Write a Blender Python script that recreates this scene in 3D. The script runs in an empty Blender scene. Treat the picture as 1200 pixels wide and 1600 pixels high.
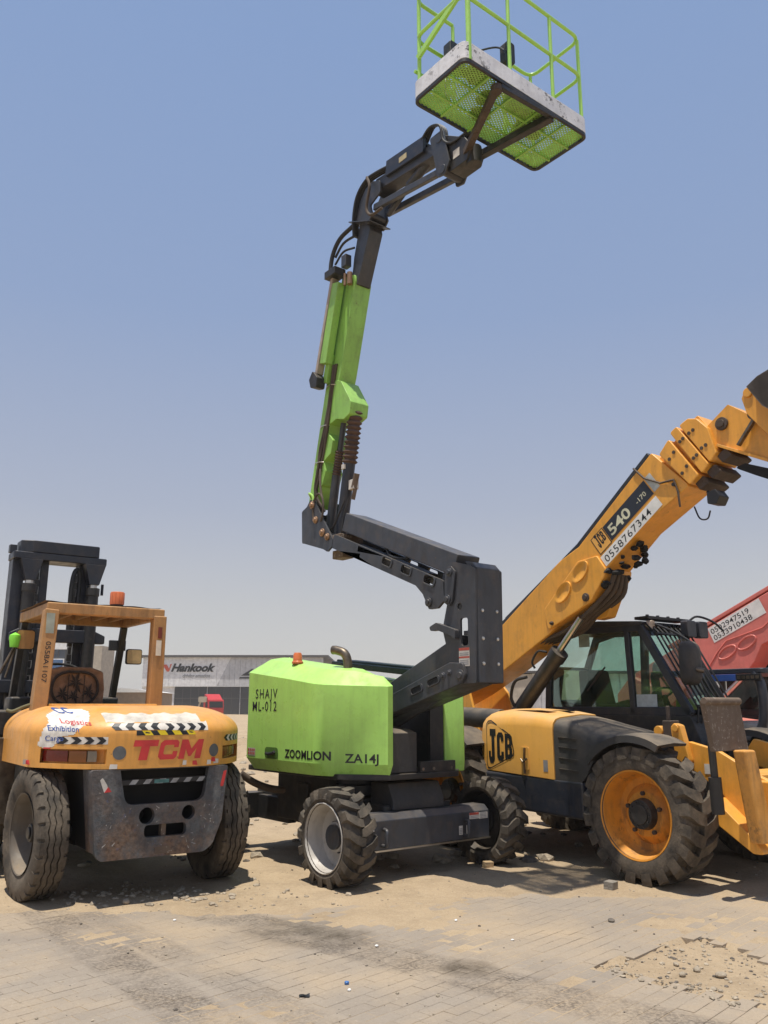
import bpy, bmesh, math, random
from mathutils import Vector as V, Matrix, noise as mn
from mathutils.geometry import tessellate_polygon
from math import sin, cos, pi, radians as RD, sqrt, atan2
random.seed(7)
S = bpy.context.scene
C = S.collection
# ---------------------------------------------------------------- camera
cam_d = bpy.data.cameras.new('camera'); cam = bpy.data.objects.new('camera', cam_d); C.objects.link(cam)
cam.location = (0, 0, 1.6)
cam.rotation_euler = (RD(90) + math.atan(303/1300), 0, 0)
cam_d.sensor_fit = 'VERTICAL'; cam_d.sensor_height = 32; cam_d.lens = 1300/1600*32
cam_d.clip_start = .05; cam_d.clip_end = 4000
S.camera = cam
# ---------------------------------------------------------------- sky, sun, exposure
SUN = V((-.68, -1.16, 7.5)).normalized()
W = bpy.data.worlds.new('World'); S.world = W; W.use_nodes = True
nt = W.node_tree; nt.nodes.clear()
def wn(t, **k):
    n = nt.nodes.new(t)
    for a, b in k.items(): setattr(n, a, b)
    return n
sky = wn('ShaderNodeTexSky', sky_type='NISHITA', sun_disc=False)
sky.sun_elevation = math.asin(SUN.z); sky.sun_rotation = atan2(SUN.x, SUN.y) % (2*pi)
sky.air_density = 1.0; sky.dust_density = 2.0; sky.ozone_density = 1.5; sky.altitude = 0
tc = wn('ShaderNodeTexCoord'); sp = wn('ShaderNodeSeparateXYZ'); nt.links.new(tc.outputs['Generated'], sp.inputs[0])
rp = wn('ShaderNodeValToRGB')   # dust in the air: thick near the horizon, thinning overhead
E_ = rp.color_ramp.elements
E_[0].position = 0.0; E_[0].color = (.68, .66, .645, 1)
E_[1].position = 1.0; E_[1].color = (.245, .37, .65, 1)
for z_, c_ in ((.038, (.70, .68, .665)), (.114, (.62, .61, .62)), (.227, (.475, .51, .62)), (.44, (.33, .43, .655)), (.68, (.28, .405, .675))):
    e = E_.new(z_); e.color = (*c_, 1)
nt.links.new(sp.outputs['Z'], rp.inputs[0])
bg1 = wn('ShaderNodeBackground'); bg1.inputs[1].default_value = .075; nt.links.new(sky.outputs[0], bg1.inputs[0])
bg2 = wn('ShaderNodeBackground'); bg2.inputs[1].default_value = 1.0
mx = wn('ShaderNodeMixShader'); mx.inputs[0].default_value = .7; nt.links.new(rp.outputs[0], bg2.inputs[0]); nt.links.new(bg1.outputs[0], mx.inputs[1]); nt.links.new(bg2.outputs[0], mx.inputs[2])
ow = wn('ShaderNodeOutputWorld'); nt.links.new(mx.outputs[0], ow.inputs[0])
sd = bpy.data.lights.new('sun', 'SUN'); sun = bpy.data.objects.new('sun', sd); C.objects.link(sun)
sd.energy = 5.0; sd.angle = RD(.5); sd.color = (1, .94, .83)
sun.rotation_euler = (-SUN).to_track_quat('-Z', 'Y').to_euler()
S.view_settings.view_transform = 'Standard'; S.view_settings.look = 'None'
S.view_settings.exposure = 0.1; S.view_settings.gamma = 1; S.view_settings.use_curve_mapping = False
S.cycles.max_bounces = 6; S.cycles.transparent_max_bounces = 12; S.cycles.use_denoising = True
# ---------------------------------------------------------------- mesh helpers
def rpoly(pts, r, n=4):
    """fillet the corners of a 2D polygon"""
    out = []; N = len(pts)
    for i, p in enumerate(pts):
        rr = r[i] if isinstance(r, (list, tuple)) else r
        p = V(p); a = V(pts[i-1]) - p; b = V(pts[(i+1) % N]) - p
        if rr <= 0: out.append(tuple(p)); continue
        la, lb = a.length, b.length; a /= la; b /= lb
        ang = a.angle(b)
        t = min(rr/max(math.tan(ang/2), .05), la*.48, lb*.48)
        p0, p1 = p + a*t, p + b*t
        for k in range(n+1):
            u = k/n; out.append(tuple((1-u)**2*p0 + 2*u*(1-u)*p + u*u*p1))
    return out
def circ(cx, cy, r, n=16, ry=None):
    return [(cx + r*cos(2*pi*k/n), cy + (ry or r)*sin(2*pi*k/n)) for k in range(n)]
def rrect(x0, x1, y0, y1, r, n=4): return rpoly([(x0,y0),(x1,y0),(x1,y1),(x0,y1)], r, n)
def smooth(pts, n=6):
    P = [V(p) for p in pts]; P = [2*P[0]-P[1]] + P + [2*P[-1]-P[-2]]; out = []
    for i in range(1, len(P)-2):
        for k in range(n):
            t = k/n; a, b, c, d = P[i-1], P[i], P[i+1], P[i+2]
            out.append(.5*((2*b) + (c-a)*t + (2*a-5*b+4*c-d)*t*t + (3*b-a-3*c+d)*t**3))
    return out + [P[-2]]
_fonts = {}
class MB:
    def __init__(s): s.v = []; s.f = []
    def add(s, vs, fs):
        o = len(s.v); s.v += [tuple(p) for p in vs]; s.f += [tuple(i+o for i in f) for f in fs]; return s
    def box(s, x0, x1, y0, y1, z0, z1):
        return s.add([(x0,y0,z0),(x1,y0,z0),(x1,y1,z0),(x0,y1,z0),(x0,y0,z1),(x1,y0,z1),(x1,y1,z1),(x0,y1,z1)],
                     [(3,2,1,0),(4,5,6,7),(0,1,5,4),(1,2,6,5),(2,3,7,6),(3,0,4,7)])
    def bar(s, p, q, w, h, up=(0,0,1)):
        p, q = V(p), V(q); d = (q-p).normalized(); up = V(up); sd = d.cross(up).normalized(); u = sd.cross(d)
        vs = []
        for e in (p, q):
            for a, b in ((-1,-1),(1,-1),(1,1),(-1,1)): vs.append(e + sd*a*w/2 + u*b*h/2)
        return s.add(vs, [(3,2,1,0),(4,5,6,7),(0,1,5,4),(1,2,6,5),(2,3,7,6),(3,0,4,7)])
    def prism(s, poly, ax, lo, hi, holes=()):
        def P(a, b, c): return {'x': (c,a,b), 'y': (a,c,b), 'z': (a,b,c)}[ax]
        loops = [list(poly)] + [list(h) for h in holes]
        flat = [p for l in loops for p in l]; n = len(flat)
        vs = [P(a,b,lo) for a, b in flat] + [P(a,b,hi) for a, b in flat]
        fs = []
        if holes:
            for t in tessellate_polygon([[V((a,b,0)) for a, b in l] for l in loops]):
                fs.append(tuple(t)); fs.append(tuple(i+n for i in reversed(t)))
        else:
            fs.append(tuple(range(n))); fs.append(tuple(range(2*n-1, n-1, -1)))
        o = 0
        for l in loops:
            m = len(l)
            for i in range(m): j = (i+1) % m; fs.append((o+i, o+j, o+j+n, o+i+n))
            o += m
        return s.add(vs, fs)
    def tube(s, pts, r, n=10, closed=False):
        P = [V(p) for p in pts]; N = len(P)
        rs = r if isinstance(r, (list, tuple)) else [r]*N
        T = []
        for i in range(N):
            a = P[i-1] if (i or closed) else P[i]; b = P[(i+1) % N] if (i < N-1 or closed) else P[i]
            T.append((b-a).normalized())
        u = T[0].orthogonal().normalized(); vs = []
        for i in range(N):
            u = (u - T[i]*u.dot(T[i])).normalized(); w = T[i].cross(u)
            for k in range(n):
                a = 2*pi*k/n; vs.append(P[i] + (u*cos(a) + w*sin(a))*rs[i])
        fs = []
        for i in range(N if closed else N-1):
            j = (i+1) % N
            for k in range(n):
                l = (k+1) % n; fs.append((i*n+k, i*n+l, j*n+l, j*n+k))
        if not closed: fs.append(tuple(range(n-1, -1, -1))); fs.append(tuple(range((N-1)*n, N*n)))
        return s.add(vs, fs)
    def cyl(s, p, q, r, r2=None, n=20): return s.tube([p, q], [r, r if r2 is None else r2], n)
    def lathe(s, prof, ax='y', c=(0,0,0), n=32, loop=False):
        """prof: (radius, height along axis)"""
        vs = []; m = len(prof)
        for k in range(n):
            a = 2*pi*k/n
            for r, h in prof:
                p = {'y': (r*cos(a), h, r*sin(a)), 'z': (r*cos(a), r*sin(a), h), 'x': (h, r*cos(a), r*sin(a))}[ax]
                vs.append((p[0]+c[0], p[1]+c[1], p[2]+c[2]))
        fs = []
        for k in range(n):
            l = (k+1) % n
            for i in range(m if loop else m-1):
                j = (i+1) % m; fs.append((k*m+i, k*m+j, l*m+j, l*m+i))
        return s.add(vs, fs)
    def loft(s, rings, cap=True, closed=True):
        n = len(rings[0]); vs = [p for r in rings for p in r]; fs = []
        for i in range(len(rings)-1):
            for k in range(n if closed else n-1):
                l = (k+1) % n; fs.append((i*n+k, i*n+l, (i+1)*n+l, (i+1)*n+k))
        if cap: fs.append(tuple(range(n-1, -1, -1))); fs.append(tuple(range((len(rings)-1)*n, len(rings)*n)))
        return s.add(vs, fs)
    def grid(s, fn, us, vs_, skip=None):
        n = len(vs_); pts = [fn(u, v) for u in us for v in vs_]; fs = []
        for i in range(len(us)-1):
            for j in range(n-1):
                if skip and skip((us[i]+us[i+1])/2, (vs_[j]+vs_[j+1])/2): continue
                fs.append((i*n+j, (i+1)*n+j, (i+1)*n+j+1, i*n+j+1))
        return s.add(pts, fs)
    def text(s, txt, h, fn, bold=0., shear=0., sx=1., ext=.0004, space=1.):
        """letters laid by fn(u, v, w); h = cap height"""
        k = (txt, bold, shear, space)
        if k not in _fonts:
            cu = bpy.data.curves.new('t', 'FONT'); cu.body = txt; cu.size = 1; cu.offset = bold; cu.shear = shear; cu.extrude = .01
            cu.resolution_u = 3; cu.space_character = space
            ob = bpy.data.objects.new('t', cu); C.objects.link(ob)
            dg = bpy.context.evaluated_depsgraph_get(); me = bpy.data.meshes.new_from_object(ob.evaluated_get(dg))
            _fonts[k] = ([tuple(p.co) for p in me.vertices], [tuple(p.vertices) for p in me.polygons])
            bpy.data.objects.remove(ob); bpy.data.curves.remove(cu); bpy.data.meshes.remove(me)
        vs, fs = _fonts[k]; q = h/.73
        x0 = min(p[0] for p in vs)
        return s.add([fn((p[0]-x0)*q*sx, p[1]*q, ext if p[2] > 0 else -ext*.5) for p in vs], fs)
    def build(s, name, mat, parent=None, bevel=0, seg=2, ang=38, kind=None, label=None, cat=None, group=None, loc=None, rot=None, flat=False, recalc=True):
        me = bpy.data.meshes.new(name); me.from_pydata(s.v, [], s.f)
        bm = bmesh.new(); bm.from_mesh(me)
        bmesh.ops.remove_doubles(bm, verts=bm.verts, dist=1e-5)
        if recalc: bmesh.ops.recalc_face_normals(bm, faces=bm.faces)
        bm.to_mesh(me); bm.free()
        if not flat:
            me.polygons.foreach_set('use_smooth', [True]*len(me.polygons)); me.set_sharp_from_angle(angle=RD(ang))
        me.materials.append(mat); me.update()
        o = bpy.data.objects.new(name, me); C.objects.link(o)
        if parent: o.parent = parent
        if loc: o.location = loc
        if rot: o.rotation_euler = rot
        if bevel:
            b = o.modifiers.new('bevel', 'BEVEL'); b.width = bevel; b.segments = seg; b.limit_method = 'ANGLE'; b.angle_limit = RD(35); b.harden_normals = True
        tag(o, label, cat, group, kind)
        return o
def each(m, name, mat, parent, *a, **k):
    """build every loose piece of m as an object of its own"""
    n = len(m.v); up = list(range(n))
    def find(i):
        while up[i] != i: up[i] = up[up[i]]; i = up[i]
        return i
    for f in m.f:
        for i in f[1:]: up[find(i)] = find(f[0])
    comp = {}
    for f in m.f: comp.setdefault(find(f[0]), []).append(f)
    out = []
    for fs in comp.values():
        ids = sorted({i for f in fs for i in f}); mp = {j: i for i, j in enumerate(ids)}
        q = MB(); q.v = [m.v[i] for i in ids]; q.f = [tuple(mp[i] for i in f) for f in fs]; out.append(q.build(name, mat, parent, *a, **k))
    return out
def tag(o, label=None, cat=None, group=None, kind=None):
    if label: o['label'] = label
    if cat: o['category'] = cat
    if group: o['group'] = group
    if kind: o['kind'] = kind
    return o
def empty(name, loc, rz, label, cat, group=None):
    o = bpy.data.objects.new(name, None); C.objects.link(o); o.location = loc; o.rotation_euler = (0, 0, rz)
    o.empty_display_size = .3
    return tag(o, label, cat, group)
def copy_tree(o, parent=None):
    c = o.copy(); C.objects.link(c); c.parent = parent
    for ch in list(o.children): copy_tree(ch, c)
    return c
def flatmap(o, r, u):
    o, r, u = V(o), V(r).normalized(), V(u).normalized(); n = r.cross(u)
    return lambda a, b, w: o + r*a + u*b + n*w
# ---------------------------------------------------------------- materials
SAND = (.43, .33, .215)
def N(nt, t, **k):
    n = nt.nodes.new(t)
    for a, b in k.items(): setattr(n, a, b)
    return n
def new_mat(name):
    m = bpy.data.materials.new(name); m.use_nodes = True; t = m.node_tree; t.nodes.clear()
    o = N(t, 'ShaderNodeOutputMaterial'); b = N(t, 'ShaderNodeBsdfPrincipled'); t.links.new(b.outputs[0], o.inputs[0])
    return m, t, b
def nz(t, vec, scale, detail=6, rough=.6, mp=None, lo=.35, hi=.65):
    if mp:
        m = N(t, 'ShaderNodeMapping'); m.inputs['Scale'].default_value = mp; t.links.new(vec, m.inputs[0]); vec = m.outputs[0]
    n = N(t, 'ShaderNodeTexNoise'); n.inputs['Scale'].default_value = scale; n.inputs['Detail'].default_value = detail; n.inputs['Roughness'].default_value = rough
    t.links.new(vec, n.inputs[0])
    r = N(t, 'ShaderNodeMapRange'); r.inputs[1].default_value = lo; r.inputs[2].default_value = hi; t.links.new(n.outputs[0], r.inputs[0])
    return r.outputs[0]
def math_(t, op, a, b=None, clamp=False):
    m = N(t, 'ShaderNodeMath', operation=op, use_clamp=clamp)
    for i, x in enumerate((a, b)):
        if x is None: continue
        if isinstance(x, (int, float)): m.inputs[i].default_value = x
        else: t.links.new(x, m.inputs[i])
    return m.outputs[0]
def mixc(t, f, a, b, mode='MIX'):
    m = N(t, 'ShaderNodeMix', data_type='RGBA', blend_type=mode)
    for i, x in ((0, f), (6, a), (7, b)):
        if isinstance(x, (int, float)): m.inputs[i].default_value = x
        elif isinstance(x, tuple): m.inputs[i].default_value = (*x, 1)
        else: t.links.new(x, m.inputs[i])
    return m.outputs[2]
def bumpn(t, b, h, strength, dist=.01):
    n = N(t, 'ShaderNodeBump'); n.inputs['Strength'].default_value = strength; n.inputs['Distance'].default_value = dist
    t.links.new(h, n.inputs['Height']); t.links.new(n.outputs[0], b.inputs['Normal'])
def paint(name, col, rough=.38, dust=.3, chip=0., chipc=(.09, .05, .03), streak=.25, metal=0., spec=.5, bump=.15, tone=.12, fade=0., grease=0., cs=22):
    m, t, b = new_mat(name)
    v = N(t, 'ShaderNodeTexCoord').outputs['Object']
    a = nz(t, v, 1.7, 5)
    c = mixc(t, math_(t, 'MULTIPLY', a, 1.), tuple(x*(1-tone) for x in col), tuple(min(1, x*(1+tone)) for x in col))
    if fade: c = mixc(t, math_(t, 'MULTIPLY', nz(t, v, 3.1, 4), fade), c, (.75, .72, .66))
    st = math_(t, 'MULTIPLY', nz(t, v, 1.0, 6, .65, (16, 16, 1.3), .48, .75), streak)
    c = mixc(t, st, c, tuple(x*.35+.01 for x in col))
    gr = math_(t, 'MULTIPLY', nz(t, v, 6, 8, .7, None, .5, .8), streak)
    c = mixc(t, gr, c, (.12, .09, .065))
    if grease: c = mixc(t, math_(t, 'MULTIPLY', math_(t, 'MULTIPLY', nz(t, v, 1.2, 7, .7, (7, 7, 2.6), .50, .60), nz(t, v, 2.1, 3, .5, None, .4, .55)), grease), c, (.03, .022, .016))
    rgh = math_(t, 'ADD', math_(t, 'MULTIPLY', nz(t, v, 9, 5), .2), rough-.08)
    if chip:
        k = nz(t, v, cs, 9, .72, None, .66-.12*chip, .70-.12*chip)
        k2 = nz(t, v, 2.3, 3, .5, None, .42, .62)
        kk = math_(t, 'MULTIPLY', k, k2)
        c = mixc(t, kk, c, mixc(t, nz(t, v, 60, 3), chipc, tuple(x*1.9 for x in chipc)))
        rgh = math_(t, 'ADD', rgh, math_(t, 'MULTIPLY', kk, .35), True)
    g = N(t, 'ShaderNodeNewGeometry'); s = N(t, 'ShaderNodeSeparateXYZ'); t.links.new(g.outputs['Normal'], s.inputs[0])
    up = N(t, 'ShaderNodeMapRange'); up.inputs[1].default_value = .35; up.inputs[2].default_value = .95; t.links.new(s.outputs[2], up.inputs[0])
    d = math_(t, 'MULTIPLY', math_(t, 'ADD', math_(t, 'MULTIPLY', up.outputs[0], .8), .12), math_(t, 'MULTIPLY', nz(t, v, 4.3, 7, .62, None, .3, .62), dust), True)
    c = mixc(t, d, c, SAND)
    rgh = math_(t, 'ADD', rgh, math_(t, 'MULTIPLY', d, .5), True)
    t.links.new(c, b.inputs['Base Color']); t.links.new(rgh, b.inputs['Roughness'])
    b.inputs['Metallic'].default_value = metal; b.inputs['Specular IOR Level'].default_value = spec
    if bump: bumpn(t, b, math_(t, 'ADD', nz(t, v, 3.5, 3), math_(t, 'MULTIPLY', nz(t, v, 70, 4), .12)), bump, .012)
    return m
def scuffed(name):
    m, t, b = new_mat(name); v = N(t, 'ShaderNodeTexCoord').outputs['Object']
    c = mixc(t, nz(t, v, 3, 6), (.04, .048, .058), (.075, .083, .092))
    c = mixc(t, math_(t, 'MULTIPLY', nz(t, v, 9, 8, .7, (1, 1, .7), .45, .68), .6), c, (.20, .21, .21))
    s = N(t, 'ShaderNodeSeparateXYZ'); t.links.new(v, s.inputs[0])
    lo = N(t, 'ShaderNodeMapRange'); lo.inputs[1].default_value = .95; lo.inputs[2].default_value = .45; t.links.new(s.outputs[2], lo.inputs[0])
    r = math_(t, 'MULTIPLY', math_(t, 'ADD', math_(t, 'MULTIPLY', lo.outputs[0], .95), .3), nz(t, v, 3.2, 9, .62, None, .38, .62), True)
    c = mixc(t, r, c, mixc(t, nz(t, v, 30, 5), (.085, .05, .032), (.20, .125, .08)))
    c = mixc(t, math_(t, 'MULTIPLY', nz(t, v, 38, 9, .8, (1, .6, 1.6), .56, .68), .32), c, (.30, .31, .30))
    c = mixc(t, math_(t, 'MULTIPLY', nz(t, v, 13, 6, .7, None, .6, .7), .5), c, (.05, .09, .20))
    c = mixc(t, math_(t, 'MULTIPLY', nz(t, v, 25, 8, .75, None, .58, .70), .5), c, (.02, .018, .016))
    t.links.new(c, b.inputs['Base Color']); b.inputs['Roughness'].default_value = .6
    bumpn(t, b, math_(t, 'ADD', nz(t, v, 8, 7, .7), math_(t, 'MULTIPLY', nz(t, v, 50, 5), .3)), .5, .01)
    return m
def rubber(name, col=(.028, .027, .026), dust=.35):
    m, t, b = new_mat(name); v = N(t, 'ShaderNodeTexCoord').outputs['Object']
    k = math_(t, 'MULTIPLY', nz(t, v, 5, 7, .65, None, .32, .68), dust)
    c = mixc(t, k, col, (.27, .215, .155))
    c = mixc(t, math_(t, 'MULTIPLY', nz(t, v, 45, 5), .25), c, tuple(x*.5 for x in col))
    t.links.new(c, b.inputs['Base Color']); b.inputs['Roughness'].default_value = .82; b.inputs['Specular IOR Level'].default_value = .3
    bumpn(t, b, nz(t, v, 60, 6), .35, .004)
    return m
def plain(name, col, rough=.5, metal=0., var=.15, sc=8, bump=0., trans=0, emit=0):
    m, t, b = new_mat(name); v = N(t, 'ShaderNodeTexCoord').outputs['Object']
    c = mixc(t, nz(t, v, sc, 5), tuple(x*(1-var) for x in col), tuple(min(1, x*(1+var)) for x in col))
    t.links.new(c, b.inputs['Base Color']); b.inputs['Roughness'].default_value = rough; b.inputs['Metallic'].default_value = metal
    if bump: bumpn(t, b, nz(t, v, sc*4, 5), bump, .006)
    return m
def glass(name, tint, dirt=.12, refl=1.):
    m = bpy.data.materials.new(name); m.use_nodes = True; t = m.node_tree; t.nodes.clear()
    o = N(t, 'ShaderNodeOutputMaterial'); tr = N(t, 'ShaderNodeBsdfTransparent'); tr.inputs[0].default_value = (*tint, 1)
    gl = N(t, 'ShaderNodeBsdfGlossy'); gl.inputs['Roughness'].default_value = .03
    df = N(t, 'ShaderNodeBsdfDiffuse'); df.inputs[0].default_value = (.42, .38, .3, 1)
    lw = N(t, 'ShaderNodeFresnel'); lw.inputs[0].default_value = 1.45
    m1 = N(t, 'ShaderNodeMixShader'); t.links.new(math_(t, 'MULTIPLY', lw.outputs[0], refl), m1.inputs[0]); t.links.new(tr.outputs[0], m1.inputs[1]); t.links.new(gl.outputs[0], m1.inputs[2])
    v = N(t, 'ShaderNodeTexCoord').outputs['Object']
    m2 = N(t, 'ShaderNodeMixShader'); t.links.new(math_(t, 'MULTIPLY', nz(t, v, 4, 6, .6, None, .3, .75), dirt), m2.inputs[0]); t.links.new(m1.outputs[0], m2.inputs[1]); t.links.new(df.outputs[0], m2.inputs[2])
    t.links.new(m2.outputs[0], o.inputs[0]); return m
M = {}
M['green'] = paint('lift_green', (.40, .71, .145), .32, .2, 0, streak=.22, tone=.05, bump=.04)
M['green_worn'] = paint('lift_green_worn', (.28, .54, .10), .42, .25, .35, streak=.4)
M['slate'] = paint('slate_grey_paint', (.040, .046, .058), .4, .22, .2, (.11, .075, .05), streak=.6, grease=.3)
M['black'] = paint('black_paint', (.016, .017, .019), .45, .25, .15, (.08, .06, .045), streak=.5)
M['near_black'] = plain('dark_recess', (.01, .01, .011), .8)  # near-black: shade put into flat slots, holes and cores; also seats, grease
M['navy'] = paint('navy_black_paint', (.018, .023, .036), .38, .12, .12, streak=.4)
M['jcb'] = paint('warm_yellow_paint', (.80, .37, .05), .36, .25, .1, (.10, .045, .02), streak=.28, tone=.06, bump=.1, grease=.12)
M['bonnet'] = paint('faded_yellow_paint', (.80, .41, .085), .34, .62, .1, (.12, .06, .03), streak=.12, tone=.06, bump=.05)
M['rim_y'] = paint('wheel_yellow', (.68, .27, .025), .45, .25, .3, (.08, .04, .02), streak=.4, grease=.5)
M['tcm'] = paint('forklift_amber', (.72, .335, .065), .36, .3, .3, (.12, .06, .03), streak=.3, tone=.1)
M['guard'] = paint('guard_ochre', (.45, .235, .085), .55, .3, .5, (.16, .08, .04), streak=.5, grease=.3)
M['scuffed'] = scuffed('scuffed_steel')
M['rust'] = paint('rusty_steel', (.135, .095, .068), .7, .3, .9, (.20, .17, .14), streak=.35, tone=.25, bump=.5)
M['rust_dark'] = paint('dark_rusty_steel', (.055, .038, .030), .7, .3, .7, (.03, .02, .016), streak=.6, tone=.3, bump=.4)
M['fork_rim'] = paint('dusty_rim', (.10, .085, .07), .6, .5, .4, streak=.5)
M['red'] = paint('sun_faded_red', (.66, .175, .145), .45, .3, .12, streak=.2, tone=.08)
M['rubber'] = rubber('tyre_rubber', (.036, .034, .031), .5); M['rubber_dusty'] = rubber('tyre_rubber_dusty', (.034, .031, .028), .6)
M['hose'] = plain('hose_rubber', (.02, .02, .021), .6); M['hose_brown'] = plain('dusty_hose', (.085, .062, .045), .8)
M['steel'] = plain('bright_steel', (.55, .53, .5), .28, 1.); M['grey_rim'] = paint('grey_rim', (.42, .40, .37), .5, .3, .35, streak=.4)
M['plastic'] = paint('black_plastic', (.03, .031, .033), .6, .38, 0, streak=.35, bump=.2)
M['white'] = plain('white_vinyl', (.74, .73, .70), .5, var=.1); M['label_white'] = plain('label_white', (.62, .58, .52), .55)
M['label_red'] = plain('label_red', (.42, .07, .05), .5); M['ink'] = plain('black_ink', (.012, .012, .014), .5)
M['red_letter'] = plain('red_letter', (.56, .035, .035), .45); M['blue_ink'] = plain('blue_ink', (.03, .08, .30), .5)
M['yellow'] = plain('signal_yellow', (.75, .55, .01), .45); M['grey_ink'] = plain('grey_print', (.25, .25, .26), .6)
M['alu'] = paint('silver_paint', (.76, .77, .79), .4, .10, 1.0, (.02, .02, .024), streak=.25, metal=0, bump=.3, cs=7)
M['beacon'] = plain('amber_lens', (.58, .15, .05), .35); M['tail_red'] = plain('tail_lens', (.16, .015, .012), .2)
M['tail_amber'] = plain('tail_amber_lens', (.25, .09, .02), .25); M['tail_clear'] = plain('tail_clear_lens', (.25, .22, .17), .25)
M['bellows'] = plain('dusty_bellows', (.10, .062, .048), .85, var=.3)
M['glass'] = glass('tinted_cab_glass', (.78, .91, .86)); M['glass_dark'] = glass('dark_glass', (.10, .12, .12), .1)
M['cloth'] = plain('brown_seat_cloth', (.20, .12, .075), .9, var=.35, bump=.4); M['cloth_dark'] = plain('seat_print', (.03, .022, .018), .9)
M['mirror'] = plain('mirror_glass', (.8, .8, .8), .03, 1.)
M['copper'] = plain('pin_brass', (.33, .20, .12), .5, .6, var=.3)
M['wood'] = plain('brown_board', (.22, .085, .04), .8, var=.3); M['sack'] = plain('cream_sack', (.60, .52, .38), .9, var=.15, bump=.5)
M['lime'] = plain('lime_tape', (.25, .75, .06), .5); M['exh'] = plain('exhaust_steel', (.16, .13, .10), .45, .8, var=.4)
# ---------------------------------------------------------------- ground and pavement
PB = RD(47)                                  # direction of the paver courses
pu, pv = V((cos(PB), sin(PB))), V((-sin(PB), cos(PB)))
PATCH = [(1.36, 5.78), (2.23, 6.50), (2.62, 5.72), (3.2, 4.9), (2.6, 3.9), (2.0, 5.05)]
def inpoly(x, y, P):
    r = False; n = len(P)
    for i in range(n):
        (x1, y1), (x2, y2) = P[i], P[i-1]
        if (y1 > y) != (y2 > y) and x < (x2-x1)*(y-y1)/(y2-y1)+x1: r = not r
    return r
def edge_y(x):                               # where the paving sinks under blown sand
    return 7.35 + .42*max(0, min(1, (x+.5)/2.2)) + .2*mn.noise(V((x*.9, 3.1, 0))) - .25*max(0, 1-abs(x+1.6)/1.4)
def fbm(x, y, o=4): return sum(mn.noise(V((x*2**k, y*2**k, 1.7*k)))/2**k for k in range(o))
def gz(x, y):
    far = min(1, max(0, (y-8)/20))
    z = .022*fbm(x*.9, y*.9) + .008*fbm(x*5, y*5, 3) + far*.12*fbm(x*.22, y*.22, 3)
    e_ = y-edge_y(x); t = max(0, min(1, (e_+.9)/.45)); u = max(0, min(1, (e_+.45)/1.1)); u = u*u*(3-2*u)
    zz = -.05*(1-t) + t*(-.0075 + .006*fbm(x*2.3, y*2.3, 4) + u*(.02 + z))
    if inpoly(x, y, PATCH): zz = -.016 + .010*fbm(x*3, y*3, 4)
    if 1 < y < 30 and abs(x) < 14:           # packed flat under the parked machines
        pass
    return zz
def axis(lo, hi, a, b, d, g=1.22):
    xs = [a + i*d for i in range(int((b-a)/d)+1)]
    s = d; x = xs[0]; L = []
    while x > lo: s *= g; x -= s; L.append(x)
    s = d; x = xs[-1]; R_ = []
    while x < hi: s *= g; x += s; R_.append(x)
    return L[::-1] + xs + R_
def sand_mat(name):
    m, t, b = new_mat(name); v = N(t, 'ShaderNodeTexCoord').outputs['Object']
    c = mixc(t, nz(t, v, .45, 6, .6), (.36, .27, .175), (.46, .355, .235))
    c = mixc(t, math_(t, 'MULTIPLY', nz(t, v, 2.6, 8, .7, None, .45, .75), .6), c, (.22, .165, .11))
    c = mixc(t, math_(t, 'MULTIPLY', nz(t, v, 30, 6, .75, None, .5, .7), .55), c, (.50, .41, .29))
    c = mixc(t, math_(t, 'MULTIPLY', nz(t, v, 75, 4, .7, None, .56, .66), .5), c, (.15, .115, .085))
    t.links.new(c, b.inputs['Base Color']); b.inputs['Roughness'].default_value = .95; b.inputs['Specular IOR Level'].default_value = .15
    bumpn(t, b, math_(t, 'ADD', nz(t, v, 14, 9, .72), math_(t, 'MULTIPLY', nz(t, v, 90, 5), .35)), .5, .022)
    return m
M['sand'] = sand_mat('dusty_sand')
g = MB(); xs = axis(-600, 600, -5.2, 6.4, .055); ys = axis(-60, 1100, 3.6, 12.0, .055)
g.grid(lambda x, y: (x, y, gz(x, y)), xs, ys)
g.build('ground', M['sand'], kind='structure', ang=180, recalc=False)
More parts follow.
